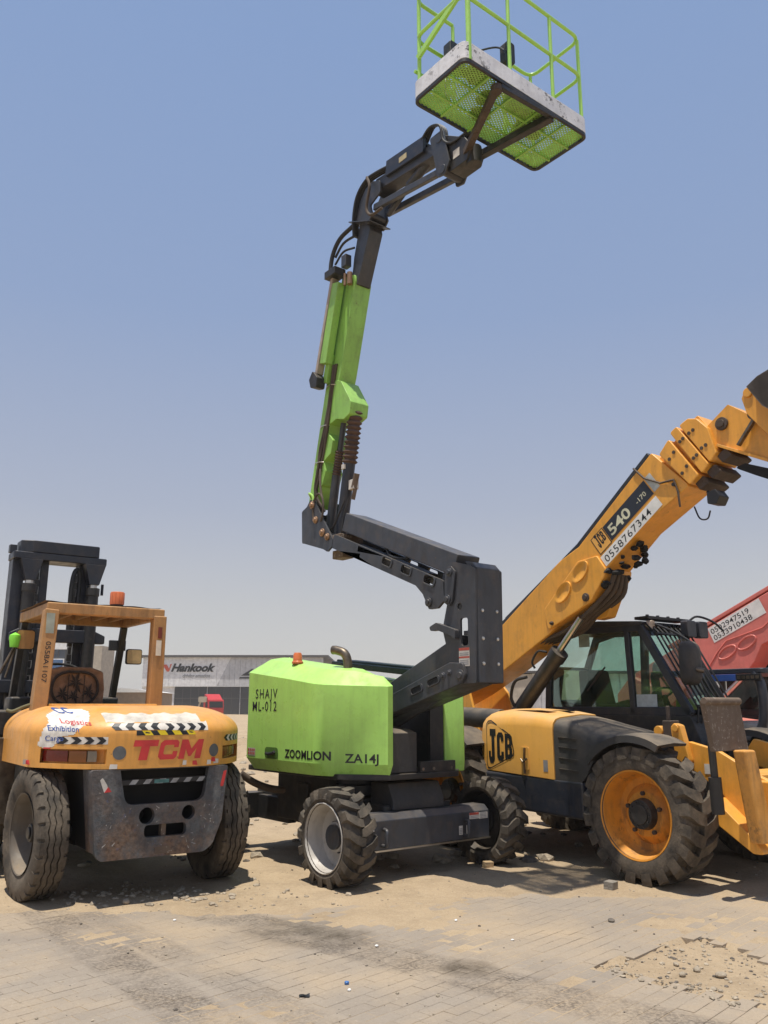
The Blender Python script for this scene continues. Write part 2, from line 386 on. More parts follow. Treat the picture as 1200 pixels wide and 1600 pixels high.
def paver_mat(name):
    m, t, b = new_mat(name); tc_ = N(t, 'ShaderNodeNewGeometry'); v = tc_.outputs['Position']
    oi = N(t, 'ShaderNodeObjectInfo').outputs['Random']
    c = mixc(t, oi, (.25, .21, .17), (.31, .263, .213))
    c = mixc(t, nz(t, v, .7, 5, .6), c, (.315, .268, .217))
    # blown sand lying in drifts
    d = math_(t, 'MULTIPLY', nz(t, v, .85, 6, .62, None, .42, .66), .8)
    c = mixc(t, d, c, (.42, .325, .22))
    # two dark tyre tracks with a broken tread print, one oil stain
    s = N(t, 'ShaderNodeSeparateXYZ'); t.links.new(v, s.inputs[0])
    def track(px, py, ang, wid, amt):
        dx, dy = cos(RD(ang)), sin(RD(ang))
        dist = math_(t, 'ABSOLUTE', math_(t, 'ADD', math_(t, 'MULTIPLY', math_(t, 'SUBTRACT', s.outputs[0], px), -dy), math_(t, 'MULTIPLY', math_(t, 'SUBTRACT', s.outputs[1], py), dx)))
        k = N(t, 'ShaderNodeMapRange'); k.inputs[1].default_value = wid; k.inputs[2].default_value = wid*.7; t.links.new(dist, k.inputs[0])
        return math_(t, 'MULTIPLY', math_(t, 'MULTIPLY', k.outputs[0], nz(t, v, 2.2, 7, .75, None, .36, .6)), amt)
    tr = math_(t, 'MAXIMUM', track(-1.75, 5.9, -53, .21, .75), math_(t, 'MAXIMUM', track(.55, 5.55, -40, .26, .75), track(-.95, 5.5, -50, .16, .5)))
    br = nz(t, v, 38, 4, .7, None, .42, .56)
    c = mixc(t, math_(t, 'MULTIPLY', tr, math_(t, 'ADD', math_(t, 'MULTIPLY', br, .75), .2)), c, (.085, .07, .058))
    def spot(px, py, r, amt):
        q = math_(t, 'ADD', math_(t, 'POWER', math_(t, 'SUBTRACT', s.outputs[0], px), 2), math_(t, 'POWER', math_(t, 'SUBTRACT', s.outputs[1], py), 2))
        k = N(t, 'ShaderNodeMapRange'); k.inputs[1].default_value = r*r; k.inputs[2].default_value = 0; t.links.new(q, k.inputs[0])
        return math_(t, 'MULTIPLY', math_(t, 'MULTIPLY', k.outputs[0], nz(t, v, 4, 6, .7, None, .3, .6)), amt)
    sp_ = math_(t, 'MAXIMUM', spot(-.62, 6.62, .5, .6), math_(t, 'MAXIMUM', spot(-.35, 6.45, .34, .75), spot(.52, 5.72, .22, .9)))
    c = mixc(t, sp_, c, (.05, .038, .026))
    c = mixc(t, math_(t, 'MULTIPLY', nz(t, v, 48, 6, .75, None, .5, .72), .4), c, (.18, .145, .11))
    c = mixc(t, math_(t, 'MULTIPLY', nz(t, v, 33, 5, .7, None, .58, .7), .35), c, (.52, .45, .37))
    t.links.new(c, b.inputs['Base Color']); b.inputs['Roughness'].default_value = .9; b.inputs['Specular IOR Level'].default_value = .2
    bumpn(t, b, math_(t, 'ADD', nz(t, v, 9, 7, .7), math_(t, 'MULTIPLY', nz(t, v, 110, 5), .4)), .5, .012)
    return m
M['paver'] = paver_mat('dusty_concrete_paver')
pave = empty('pavement', (0, 0, 0), 0, None, None); pave['kind'] = 'structure'
L_, B_ = .20, .10
def paver_mb(m, c, j=0.003, top=0.0, tilt=(0, 0)):
    h = .05; e = .0035
    def ring(ix, z, tl=True):
        out = []
        for a, b in ((-1,-1),(1,-1),(1,1),(-1,1)):
            q = c + pu*a*(L_/2-j/2-ix) + pv*b*(B_/2-j/2-ix)
            out.append((q.x, q.y, z + (a*tilt[0]+b*tilt[1] if tl else 0)))
        return out
    m.loft([ring(0, top-h, False), ring(0, top-e*.6), ring(e, top)], cap=True)
cells = []
for r in range(-60, 130):
    for k in range(-40, 60):
        c = pu*((k + .5*(r % 2))*L_) + pv*(r*B_) + V((0, 5))
        if not (-6.5 < c.x < 7.5 and 2.6 < c.y < 8.6): continue
        if c.y > edge_y(c.x) + .25 or inpoly(c.x, c.y, PATCH): continue
        cells.append(c)
def seen(c): return c.y > 4.72 and abs(c.x) < .425*c.y
near = sorted([c for c in cells if seen(c)], key=lambda c: c.y)[:300]
nearset = {(round(c.x, 3), round(c.y, 3)) for c in near}
pm = MB(); paver_mb(pm, V((0, 0)))
first = None; far_mb = MB()
for c in cells:
    tz = random.gauss(0, .0006) + .004*fbm(c.x*.6, c.y*.6, 2); ti = (random.gauss(0, .0004), random.gauss(0, .0003))
    if (round(c.x, 3), round(c.y, 3)) in nearset:
        if first is None: o = first = pm.build('brick_paver', M['paver'], pave, flat=True)
        else: o = first.copy(); C.objects.link(o)
        o.location = (c.x, c.y, tz); o.rotation_euler = (ti[1]*12, -ti[0]*8, random.gauss(0, .006))
    else: paver_mb(far_mb, c, top=tz, tilt=ti)
far_mb.build('paver_field', M['paver'], pave, kind='stuff', flat=True)
js = MB(); js.grid(lambda x, y: (x, y, -.0026 + .004*fbm(x*.8, y*.8, 5) if not inpoly(x, y, PATCH) else -.05), [-6.6 + .06*i for i in range(236)], [2.6 + .06*i for i in range(96)],
                skip=lambda x, y: y > edge_y(x)+.15)
js.build('joint_sand', M['sand'], pave, kind='stuff', ang=180, recalc=False)
# low bank of spoil behind the machines
def bank(x, y):
    e = min(1, max(0, (y-15)/8))*min(1, max(0, (46-y)/12))*min(1, max(0, (x+26)/8))*min(1, max(0, (16-x)/8))
    return -.12 + e*(.32 + .62*fbm(x*.16, y*.16, 3) + .24*fbm(x*.7, y*.7, 4) + .13*abs(fbm(x*2.2, y*2.2, 3)))
bk_ = MB(); bk_.grid(lambda x, y: (x, y, bank(x, y)), [-26+.2*i for i in range(211)], [15+.2*i for i in range(156)]); bk_.build('dirt_bank', M['sand'], kind='structure', ang=50, recalc=False)
# broken stones and grit
def rock_mb(m, c, r, sd, sq=.6):
    t = (1+sqrt(5))/2; ico = [(-1,t,0),(1,t,0),(-1,-t,0),(1,-t,0),(0,-1,t),(0,1,t),(0,-1,-t),(0,1,-t),(t,0,-1),(t,0,1),(-t,0,-1),(-t,0,1)]
    fs = [(0,11,5),(0,5,1),(0,1,7),(0,7,10),(0,10,11),(1,5,9),(5,11,4),(11,10,2),(10,7,6),(7,1,8),(3,9,4),(3,4,2),(3,2,6),(3,6,8),(3,8,9),(4,9,5),(2,4,11),(6,2,10),(8,6,7),(9,8,1)]
    rr = random.Random(sd); a = rr.uniform(0, pi); ex = rr.uniform(.8, 1.5); vs = []
    for p in ico:
        q = V(p).normalized()*r*rr.uniform(.7, 1.2); q.x *= ex; q.z *= sq
        vs.append((c[0]+q.x*cos(a)-q.y*sin(a), c[1]+q.x*sin(a)+q.y*cos(a), c[2]+q.z))
    m.add(vs, fs)
M['stone'] = plain('pale_stone', (.33, .275, .205), .9, var=.3, sc=12, bump=.5); M['stone_dark'] = plain('dark_grit', (.13, .11, .09), .9, var=.4)
gr, gd = MB(), MB(); rg = random.Random(3)
def top(x, y): return max(gz(x, y), 0 if (y < edge_y(x)+.2 and not inpoly(x, y, PATCH)) else -1)
for i in range(2600):
    y = 4.7 + rg.random()**1.3*9; x = rg.uniform(-.46, .46)*y
    w = .22
    if inpoly(x, y, PATCH): w = 1
    elif y > edge_y(x)-.15: w = .75
    if rg.random() > w: continue
    r = .003 + .011*rg.random()**3
    rock_mb(gr if rg.random() < .6 else gd, (x, y, top(x, y)+r*.25), r, i)
for i in range(260):                          # rubble under the forklift and at the sand edge
    x, y = rg.gauss(-1.9, .55), rg.gauss(7.75, .22); r = .006 + .03*rg.random()**3
    rock_mb(gr, (x, y, top(x, y)+r*.2), r, 900+i)
for i in range(900):                          # crumbs on the bare patch
    x, y = rg.uniform(1.3, 3.1), rg.uniform(4.7, 6.5)
    if not inpoly(x, y, PATCH): continue
    r = .003 + .013*rg.random()**3; rock_mb(gr if rg.random() < .65 else gd, (x, y, top(x, y)+r*.25), r, 8000+i)
for i in range(130):
    a = rg.choice([0, 1, 1]); (x1, y1), (x2, y2) = [(PATCH[0], PATCH[1]), (PATCH[0], PATCH[5])][a]; u = rg.random()
    x, y = x1+(x2-x1)*u+rg.gauss(.05, .07), y1+(y2-y1)*u+rg.gauss(-.04, .06); r = .004+.016*rg.random()**2
    rock_mb(gr, (x, y, top(x, y)+r*.3), r, 2000+i)
for i in range(900):
    y = rg.uniform(9, 44); x = rg.uniform(-.5, .3)*y; r = .02+.10*rg.random()**4+.002*y
    rock_mb(gr if rg.random() < .8 else gd, (x, y, max(gz(x, y), bank(x, y))+r*.1), r, 5000+i)
gr.build('gravel', M['stone'], kind='stuff', flat=True, label='pale grit and broken stones scattered over sand and paving', cat='gravel')
gd.build('dark_gravel', M['stone_dark'], kind='stuff', flat=True, label='dark grit scattered over the sand and paving', cat='gravel')
def rock(name, x, y, r, sd, mat, label, sq=.6, group=None, cat='stone'):
    m = MB(); rock_mb(m, (0, 0, r*sq*.55), r, sd, sq); o = m.build(name, mat, loc=(x, y, top(x, y)), flat=True, label=label, cat=cat, group=group)
    bv = o.modifiers.new('s', 'SUBSURF'); bv.levels = bv.render_levels = 1; return o
rock('stone', -2.13, 7.42, .055, 31, M['stone'], 'flat tan stone lying on bare sand in front of the forklift')
rock('stone', 1.73, 6.88, .035, 33, M['stone_dark'], 'small grey stone lying on clean paving past the sandy hole', .5)
for i, (x, y) in enumerate([(1.86, 5.82), (1.95, 5.70), (1.83, 5.62), (2.06, 5.60)]):
    rock('stone', x, y, .026+.004*i, 40+i, M['stone'], ['smallest pale stone in the sandy hole, farthest back of four', 'pale stone between its neighbours in the sandy hole', 'pale stone at the left edge of the sandy hole', 'largest pale stone in the sandy hole, rightmost of four'][i], .7, 'pale stones in the sandy hole')
for i, (x, y) in enumerate([(-1.6, 6.9), (.55, 6.9), (-.2, 5.3), (.9, 6.35), (-.05, 6.2)]):
    rock('stone', x, y, .017, 60+i, M['white'], ['tiny white stone on the paving straight below the forklift', 'tiny white stone at the sand edge below the lift axle beam', 'tiny white stone lying beside the blue bottle cap', 'rightmost of the tiny white stones on the paving', 'tiny white stone in the middle of the paving past the dark stain'][i], .6, 'tiny white stones on the paving')
def block(name, x, y, rz, s, mat, label):
    m = MB(); m.prism(rrect(-s[0]/2, s[0]/2, -s[1]/2, s[1]/2, .008, 2), 'z', 0, s[2])
    return m.build(name, mat, loc=(x, y, top(x, y)-.005), rot=(.05, .04, rz), bevel=.006, label=label, cat='brick')
block('broken_brick', 1.05, 9.0, .4, (.10, .07, .06), plain('ochre_brick', (.38, .27, .15), .9, var=.3, bump=.5), 'ochre broken brick lying in shade behind the lift wheel')
block('concrete_chunk', 2.03, 8.02, .9, (.12, .09, .07), plain('grey_chunk', (.24, .215, .18), .9, var=.3, bump=.6), 'grey concrete chunk lying at the foot of the yellow wheel')
m = MB(); m.lathe([(0, 0), (.013, 0), (.014, .004), (.014, .012), (.012, .014), (0, .014)], 'z', n=14)
m.build('bottle_cap', plain('blue_plastic', (.05, .16, .42), .4), loc=(-.22, 5.42, top(-.22, 5.42)), label='blue bottle cap lying on the paving', cat='bottle cap')
m = MB(); m.grid(lambda a, b: (a, b, .006+.012*mn.noise(V((a*40, b*40, 2)))), [-.03+.01*i for i in range(7)], [-.02+.01*i for i in range(5)])
m.build('foil_scrap', M['ink'], loc=(-.45, 5.2, .003), label='crumpled black scrap lying on the paving', cat='litter')
# ---------------------------------------------------------------- far buildings and vehicles
def X_(px, y, z=0):                           # x on a far frontal plane (used only to note survey numbers)
    return (px-600)/1300*(y*.974 + (z-1.6)*.227)
mw = paint('ribbed_wall_pale', (.74, .75, .765), .6, .15, 0, streak=.15); mdk = paint('ribbed_wall_grey', (.50, .51, .53), .6, .15, 0, streak=.15)
mdoor = plain('dark_glazing', (.035, .037, .042), .35); mroof = plain('dark_flashing', (.08, .075, .075), .6)
hk = empty('tyre_warehouse', (-45.5, 160, -1), 0, 'long grey warehouse with black tyre shop lettering on its upper wall', 'building')
Wd, Ht = 34., 12.0
m = MB(); m.box(0, Wd, 0, 30, 0, 6.15); m.build('lower_wall', mw, hk)
m = MB()
def ribs(m, x0, x1, z0, z1, y, st=1.0, slant=0):
    x = x0
    while x < x1-.01: m.box(x+.03, min(x+st-.03, x1), y-.06, y, z0, z1); x += st
ribs(m, 0, 14.0, 6.2, 11.55, -.42); m.box(0, 14.0, -.42, 0, 6.2, 11.55); m.build('fascia_panel', mw, hk, label='pale fascia of upright metal panels')
m = MB(); m.prism([(14.02, 6.2), (16.6, 11.55), (14.02, 11.55)], 'y', -.47, 0); m.build('fascia_panel', mw, hk)
m = MB(); ribs(m, 14.4, Wd, 6.2, 11.55, -.4); m.box(14.02, Wd, -.38, 0, 6.2, 11.55); m.build('fascia_panel', mdk, hk, label='darker grey fascia panels')
m = MB(); m.box(-1.0, Wd+1, -1.1, 31, 11.57, 11.95); m.build('roof', mroof, hk)
for k in range(6):
    f = MB(); x = 6.2 + k*6.2; f.box(x-.06, x+6.0, -.1, -.02, 0, 6.1); f = f.build('shopfront', mdoor, hk)
    b = MB()
    for j in range(4): b.box(x+j*1.5-.05, x+j*1.5+.05, -.16, -.11, 0, 6.05)
    b.box(x, x+5.9, -.18, -.12, 3.9, 4.05); each(b, 'mullion', mroof, f)
fm = flatmap((5.35, -.55, 8.95), (1, 0, 0), (0, 0, 1))
m = MB(); m.text('Hankook', 1.45, fm, .045, .35, 1.06); m.build('lettering', M['ink'], hk, flat=True, label='black slanted lettering HANKOOK')
m = MB(); m.prism([(3.7, 10.2), (4.5, 10.2), (5.0, 9.4), (5.2, 10.3), (5.45, 10.3), (5.0, 8.9), (4.6, 8.9)], 'y', -.56, -.5); m.build('swoosh', plain('orange_red', (.6, .08, .03), .5), hk)
m = MB(); m.text('driving emotion', .70, flatmap((7.6, -.55, 7.8), (1, 0, 0), (0, 0, 1)), .018, .3, .85); m.build('lettering', M['grey_ink'], hk, flat=True, label='smaller grey lettering under the name')
m = MB(); m.prism([(21.0, 9.4), (20.6, 9.4), (19.1, 8.5), (18.6, 8.15), (20.9, 8.15), (21.0, 8.5), (19.9, 8.5)], 'y', -.5, -.44); m.prism([(18.2, 7.6), (21.6, 7.6), (21.7, 7.9), (18.4, 7.9)], 'y', -.5, -.44)
m.text('s', 1.3, flatmap((21.7, -.5, 7.6), (1, 0, 0), (0, 0, 1)), .02, .35, 1.4); m.build('logo', M['ink'], hk, flat=True, label='black slanted logo strokes')
# blue windowed block
ob = empty('office_block', (-62.4, 116, -1), RD(-3), 'beige office block with blue glazing behind the forklift mast', 'building')
mb_ = paint('beige_render', (.42, .37, .30), .8, .2, 0, streak=.2); mbl = plain('blue_glazing', (.05, .12, .26), .25); mgl = plain('slate_glazing', (.05, .065, .095), .3)
m = MB(); m.box(0, 24.0, 0, 4.6, 0, 10.6); m.build('wall', mb_, ob)
m = MB(); m.box(-.3, 20.2, -.5, -.02, 10.1, 10.9); m.build('parapet', mw, ob)
m = MB(); m.box(12.2, 20.2, -.35, -.02, 3.6, 10.08); fa = m.build('curtain_wall', mgl, ob)
m = MB()
for k in range(9): m.box(12.2+k*.98, 12.3+k*.98, -.42, -.36, 3.6, 10.05)
for k in range(4): m.box(12.3, 20.2, -.41, -.37, 5+k*1.3, 5.07+k*1.3)
each(m, 'mullion', mroof, fa)
for x, z0, z1 in ((9.3, 5.2, 9.0), (5.0, 5.2, 9.0), (17.5, 5.4, 8.7), (1.5, 5.2, 9.0)):
    f = MB(); f.box(x-.15, x+1.55, -.5, -.36 if x > 12 else -.02, z0-.15, z1+.15); f = f.build('window', mw, ob)
    p = MB(); p.box(x, x+1.4, -.56, -.51, z0, z1); p.build('pane', mbl, f)
f = MB(); f.box(8.6, 12.1, -.3, -.02, 3.3, 4.6); f = f.build('sign_board', M['label_white'], ob)
p = MB()
for k in range(6): p.box(9.6+k*.36, 9.86+k*.36, -.36, -.31, 3.75, 4.15)
p.build('lettering', M['ink'], f)
m = MB(); m.box(2, 12.1, -.25, -.02, 0, 3.2); m.build('shutter', mdk, ob)
# low brown shed
sh = empty('brown_shed', (-45, 122, -1), RD(4), 'low brown shed with curved white roof left of the warehouse', 'building')
m = MB(); m.box(0, 12, 0, 14, 0, 4.5); m.build('wall', paint('brown_wall', (.30, .215, .14), .8, .2, 0, streak=.2), sh)
m = MB(); m.prism([(-.3, 4.5)] + [(-.3+12.6*k/10, 4.52+1.25*sin(pi*(.18+.64*k/10))-.65) for k in range(11)] + [(12.3, 4.5)], 'y', -.4, 14.3); m.build('roof', M['white'], sh)
m = MB(); m.box(.6, 11.4, -.08, -.02, .2, 2.6); m.build('opening', mdoor, sh)
# pale hoarding shed behind the loader
ps = empty('steel_shed', (7.4, 58, -.5), 0, 'long pale ribbed steel shed seen through the loader cab windows', 'building')
m = MB(); m.box(0, 30, .05, 9, 0, 4.25); ribs(m, 2.7, 30, 0, 4.25, .03, .6); m.build('wall', mw, ps)
m = MB(); m.box(0, 2.65, -.5, .03, 0, 4.2); m.build('porch', mb_, ps)
m = MB(); m.box(-.3, 30.3, -.65, 9.3, 4.27, 4.42); m.build('roof', mroof, ps)
# far vehicles
def wheel_simple(m, x, y, z, r, w): m.cyl((x, y-w/2, z), (x, y+w/2, z), r, n=14)
tr = empty('red_truck', (-25.2, 128, -.4), RD(-60), 'red lorry cab parked before the tyre warehouse', 'truck')
mred = plain('truck_red', (.50, .03, .03), .4)
m = MB(); m.prism(rpoly([(-2.2, .7), (0, .7), (.15, 1.6), (0, 2.9), (-2.2, 2.9)], .12), 'y', -1.2, 1.2); m.build('cab', mred, tr)
m = MB(); m.prism([(-2.2, 2.92), (-.3, 2.92), (-1.6, 3.7), (-2.2, 3.75)], 'y', -1.1, 1.1); m.build('roof_fairing', mred, tr)
m = MB(); m.prism([(.17, 1.75), (.06, 2.65), (.09, 2.65), (.2, 1.75)], 'y', -1.05, 1.05); m.box(-1.2, -.3, -1.24, -1.21, 1.8, 2.6); m.build('window', M['ink'], tr)
m = MB(); m.box(-8, 0, -.5, .5, .5, .8); m.build('chassis', M['ink'], tr)
for x in (-.6, -5.4, -6.6):
    for s in (-1, 1): w = MB(); wheel_simple(w, x, s*1.0, .5, .5, .32); w.build('wheel', M['rubber'], tr)
tl = empty('blue_tanker', (-41.5, 112, -.4), RD(8), 'blue machinery parked in a low row before the brown shed', 'machinery')
mblu = plain('machine_blue', (.07, .15, .30), .5)
m = MB(); m.box(0, 8.5, -.8, .8, .8, 1.3); m.build('bed', mblu, tl)
m = MB(); m.cyl((.5, 0, 1.75), (3.2, 0, 1.75), .42); m.cyl((4.0, 0, 1.3), (4.0, 0, 2.7), .1); m.box(3.8, 7.6, -.6, .6, 1.32, 1.9); m.build('tank', mblu, tl)
for x in (1, 3.3, 6, 7.6): w = MB(); wheel_simple(w, x, -.9, .42, .42, .3); wheel_simple(w, x, .9, .42, .42, .3); w.build('wheel', M['rubber'], tl)
vc = empty('white_pickup', (-26.4, 100, -.2), RD(15), 'small white pickup parked far off before the warehouse', 'pickup')
m = MB(); m.prism(rpoly([(-2.3, .45), (2.2, .45), (2.25, .95), (1.2, 1.05), (.7, 1.65), (-.7, 1.68), (-.75, 1.05), (-2.3, 1.0)], .06), 'y', -.8, .8); m.build('body', M['white'], vc, bevel=.05)
m = MB(); m.prism([(1.02, 1.15), (.68, 1.55), (-.6, 1.57), (-.62, 1.12)], 'y', -.82, .82); m.build('window', M['ink'], vc)
for x in (-1.4, 1.4): w = MB(); wheel_simple(w, x, -.72, .35, .35, .22); wheel_simple(w, x, .72, .35, .35, .22); w.build('wheel', M['rubber'], vc)
lp = empty('work_lamp_post', (-26.6, 122, -.4), 0, 'pale lamp post leaning beside the red lorry', 'lamp post')
m = MB(); m.tube([(0, 0, 0), (.1, 0, 1.6), (.45, 0, 3.1)], .13, 8); m.build('pole', plain('pole_tan', (.45, .38, .28), .7), lp)
m = MB(); m.prism(rrect(.1, 1.2, 2.5, 3.3, .2), 'y', -.25, .25); m.build('lamp_head', plain('lamp_tan', (.42, .36, .27), .6), lp)
# ---------------------------------------------------------------- wheels
def bar_tyre(R, W, rim, nl, hl, wl, side=0):
    """chevron lug tyre, axle along y, lugs as real blocks"""
    m = MB(); b = R-hl; w = W/2
    m.lathe([(rim, -w*.82), (rim+.02, -w*.93), (rim+(b-rim)*.45, -w*1.0), (b-.02, -w*.93), (b, -w*.75), (b+.004, 0), (b, w*.75), (b-.02, w*.93), (rim+(b-rim)*.45, w), (rim+.02, w*.93), (rim, w*.82)], n=72)
    st = 2*pi/nl
    for k in range(nl):
        for s in (-1, 1):
            a0 = k*st + (st/2 if s > 0 else 0)
            path = [(0.00, -.10*w), (.03, .16*w), (.20*st*2, .55*w), (.52*st*2, .98*w)]
            rows = []
            for i, (a, y) in enumerate(path):
                edge = i == len(path)-1
                r1 = R - (.010 if edge else 0) - (.0 if i else .004)
                hw = wl/R*(.42 if i == 0 else .5)
                r0 = b-.012 if not edge else b-.045
                row = []
                for aa, rr in ((-hw*1.18, r0), (-hw, r1), (hw, r1), (hw*1.18, r0)):
                    t = a0+a*.5+aa; row.append((rr*cos(t), s*y, rr*sin(t)))
                rows.append(row)
            # shoulder face comes down the side
            a, y = path[-1]; t0 = a0+a*.5; row = []
            hw = wl/R*.5
            for aa, rr in ((-hw*1.1, b-.06), (-hw, R-.055), (hw, R-.055), (hw*1.1, b-.06)):
                row.append((rr*cos(t0+aa+.02), s*(w*1.03), rr*sin(t0+aa+.02)))
            rows.append(row)
            m.loft(rows)
    return m
def road_tyre(R, W, rim):
    m = MB(); w = W/2; b = R-.020
    m.lathe([(rim, -w*.72), (rim+.015, -w*.8), (rim+(b-rim)*.5, -w*1.0), (b-.045, -w*.97), (b-.012, -w*.88), (b, -w*.8), (b, w*.8), (b-.012, w*.88), (b-.045, w*.97), (rim+(b-rim)*.5, w), (rim+.015, w*.8), (rim, w*.72)], n=72)
    nzg = 26; n = nzg*2
    for j, y in enumerate((-.18, .18)):                # two zigzag centre ribs
        rows = []
        for k in range(n):
            a = 2*pi*k/n; z = .055*w*(1 if k % 2 else -1)
            rows.append([(rr*cos(a), (y+dy)*w+z, rr*sin(a)) for dy, rr in ((-.155, b-.006), (-.138, R), (.138, R), (.155, b-.006))])
        rows.append(rows[0]); m.loft(rows, cap=False)
    for s in (-1, 1):                                  # shoulder ribs with notches
        for k in range(nzg):
            rows = []
            for a, zz in ((0.11, -1), (.5, 1), (.89, -1)):
                t = 2*pi*(k+a)/nzg; z = .055*w*zz
                rows.append([(rr*cos(t), s*(y*w)+(z if y < .6 else 0), rr*sin(t)) for y, rr in ((.40, b-.006), (.42, R), (.84, R-.006), (.92, R-.022), (.97, b-.05))])
            m.loft(rows)
        rows = []
        for k in range(n+1):                           # inner half stays joined
            t = 2*pi*k/n; z = .055*w*(1 if k % 2 else -1)
            rows.append([(rr*cos(t), s*y*w+z, rr*sin(t)) for y, rr in ((.405, b-.006), (.425, R-.0012), (.63, R-.0012), (.64, b-.006))])
        m.loft(rows, cap=False)
    return m
def bolts(m, r, n, y0, y1, br, ph=0):
    for k in range(n):
        a = 2*pi*k/n+ph; m.cyl((r*cos(a), y0, r*sin(a)), (r*cos(a), y1, r*sin(a)), br, n=8)
    return m
# ---------------------------------------------------------------- green articulated boom lift
LO, LY = (-.28, 9.51, 0), RD(-52)
lift = empty('boom_lift', LO, LY, 'green articulated boom lift with its platform raised high between two yellow machines', 'boom lift')
P = lift
def fl(o, r, u=(0, 0, 1)): return flatmap(o, r, u)
# chassis
m = MB(); m.prism(rrect(-1.45, 1.02, -.44, .44, .05), 'z', .36, .66); m.box(-.8, .7, -.46, .46, .66, .70); m.build('chassis', M['black'], P, .01)
m = MB(); m.cyl((0, 0, .70), (0, 0, .80), .52, n=40); m.cyl((0, 0, .80), (0, 0, .90), .44, n=40); m.build('slew_ring', M['slate'], P, .006)
ax = MB(); ax.prism([(.98, .30), (1.20, .30), (1.20, .56), (1.15, .615), (.98, .615)], 'x', 0, 1) if False else None
m = MB(); m.prism([(.96, .30), (1.19, .30), (1.19, .555), (1.13, .61), (.96, .61)], 'y', -.86, .80)
axle = m.build('axle_beam', M['slate'], P, .008)
m = MB(); m.box(1.19, 1.202, -.86, .80, .285, .30); m.build('beam_lip', M['steel'], axle)
for y in (-.60, .44):
    f = MB()
    f.tube(smooth([(1.2, y, .34), (1.26, y, .345), (1.265, y, .42), (1.255, y+.01, .47), (1.2, y+.02, .48)], 5), .018, 10); f.build('tie_down_ring', M['slate'], axle)
for (y, z, w, h, c) in ((-.755, .50, .13, .06, 1), (-.69, .40, .05, .08, 0), (.40, .39, .05, .085, 0), (.50, .39, .045, .08, 0), (.585, .515, .13, .06, 1), (.715, .51, .12, .06, 0)):
    f = MB(); f.box(1.1905, 1.193, y-w/2, y+w/2, z-h/2, z+h/2); st = f.build('sticker', M['label_white'], axle)
    if c: f = MB(); f.box(1.193, 1.1945, y-w/2, y+w/2, z+h*.12, z+h/2); each(f, 'stripe', M['label_red'], st)
    f = MB(); [f.box(1.1932, 1.1945, y-w*.38, y+w*.38, z-h*.36+k*.014, z-h*.36+k*.014+.006) for k in range(2 if c else 4)]; f.build('print', M['grey_ink'], st)
m = MB(); m.loft([[(x, y, z) for x, z in ((.70, .612), (1.06, .612), (1.06, .70), (.98, .86), (.70, .86))] for y in (-.36, .30)]); m.build('valve_cover', M['plastic'], P, .012)
m = MB(); m.prism([(-1.48, .34), (-1.28, .34), (-1.28, .62), (-1.48, .62)], 'y', -.80, .80); m.prism(rrect(-1.45, -.6, .34, .60, .03), 'y', -.50, -.40); m.build('axle_beam', M['black'], P, .008)
m = MB(); m.tube(smooth([(-1.0, -.9, .86), (-.95, -.75, .76), (-.8, -.62, .70), (-.55, -.5, .69)], 5), .04, 10); m.build('drive_hose', M['hose_brown'], P)
m = MB(); m.box(-.76, .25, -.56, -.46, .40, .88); m.box(-.3, -.1, -.60, -.56, .5, .8); m.build('side_tank', M['black'], P, .012)
# wheels
wm = MB(); wm.lathe([(.300, -.155), (.308, -.150), (.300, -.135), (.285, -.11), (.270, -.02), (.262, .02), (.16, .045), (.13, .045), (.13, -.02), (.0, -.02)], n=40)
wm.lathe([(.300, .15), (.285, .11), (.270, .03), (.262, .021)], n=40)
lw = wm.build('wheel', M['grey_rim'], P, loc=(1.0, -.98, .43), ang=30)
bar_tyre(.440, .31, .292, 17, .042, .076).build('tyre', M['rubber'], lw, ang=30)
m = MB(); m.cyl((0, -.05, 0), (0, .06, 0), .11); bolts(m, .135, 9, .0, .043, .011); m.build('hub', M['slate'], lw, .004)
for (x, y, rz, ph) in ((1.0, .98, 0, .8), (-1.38, -.94, 0, 1.7), (-1.38, .94, 0, 2.2)):
    c = copy_tree(lw, P); c.location = (x, y, .43); c.rotation_euler = (0, ph, pi if y > 0 else 0)
    if y > 0:
        c.data = c.data.copy(); c.data.materials[0] = M['black']
# turntable deck and hoods
m = MB(); m.prism(rpoly([(-1.05, -.80), (.75, -.80), (1.12, -.45), (1.12, .45), (.75, .80), (-1.05, .80)], .06), 'z', .90, .955); m.build('turntable', M['black'], P, .008)
def hood(sg):
    A = [(-1.0, -.50), (-.97, -.78), (-.90, -.89), (-.79, -.95), (.0, -.9495), (.42, -.948), (.53, -.938), (.64, -.895), (.76, -.81), (1.16, -.50), (1.16, -.44), (-1.0, -.44)]
    zt = [1.99, 1.98, 1.975, 1.965, 1.88, 1.828, 1.815, 1.806, 1.80, 1.785, 1.79, 1.97]
    rings = []
    def ring(ins, zf):
        out = []
        for (x, y), z in zip(A, zt):
            q = V((x, y)); cc = V((.05, -.50)); d = (cc-q); d.y *= 1; dn = d.normalized()
            yy = min(y+ins*(1 if y < -.46 else 0), -.44)
            out.append((x + (ins*.8 if x < -.5 else (-ins*.8 if x > .9 else 0)), yy*sg, zf(x, z)))
        return out
    rings.append(ring(.10, lambda x, z: .96)); rings.append(ring(.07, lambda x, z: .93)); rings.append(ring(0, lambda x, z: 1.05))
    rings.append(ring(0, lambda x, z: z))
    rings.append(ring(.19, lambda x, z: z+.145+.0*x if x < .9 else z+.10))
    r5 = ring(.30, lambda x, z: z+.165 if x < .9 else z+.105); rings.append(r5)
    m = MB(); m.loft(rings); return m
ho = hood(1).build('engine_hood', M['green'], P, .016, 3, ang=26)
sm = fl((-.745, -.957, 0), (1.37, .006, 0))
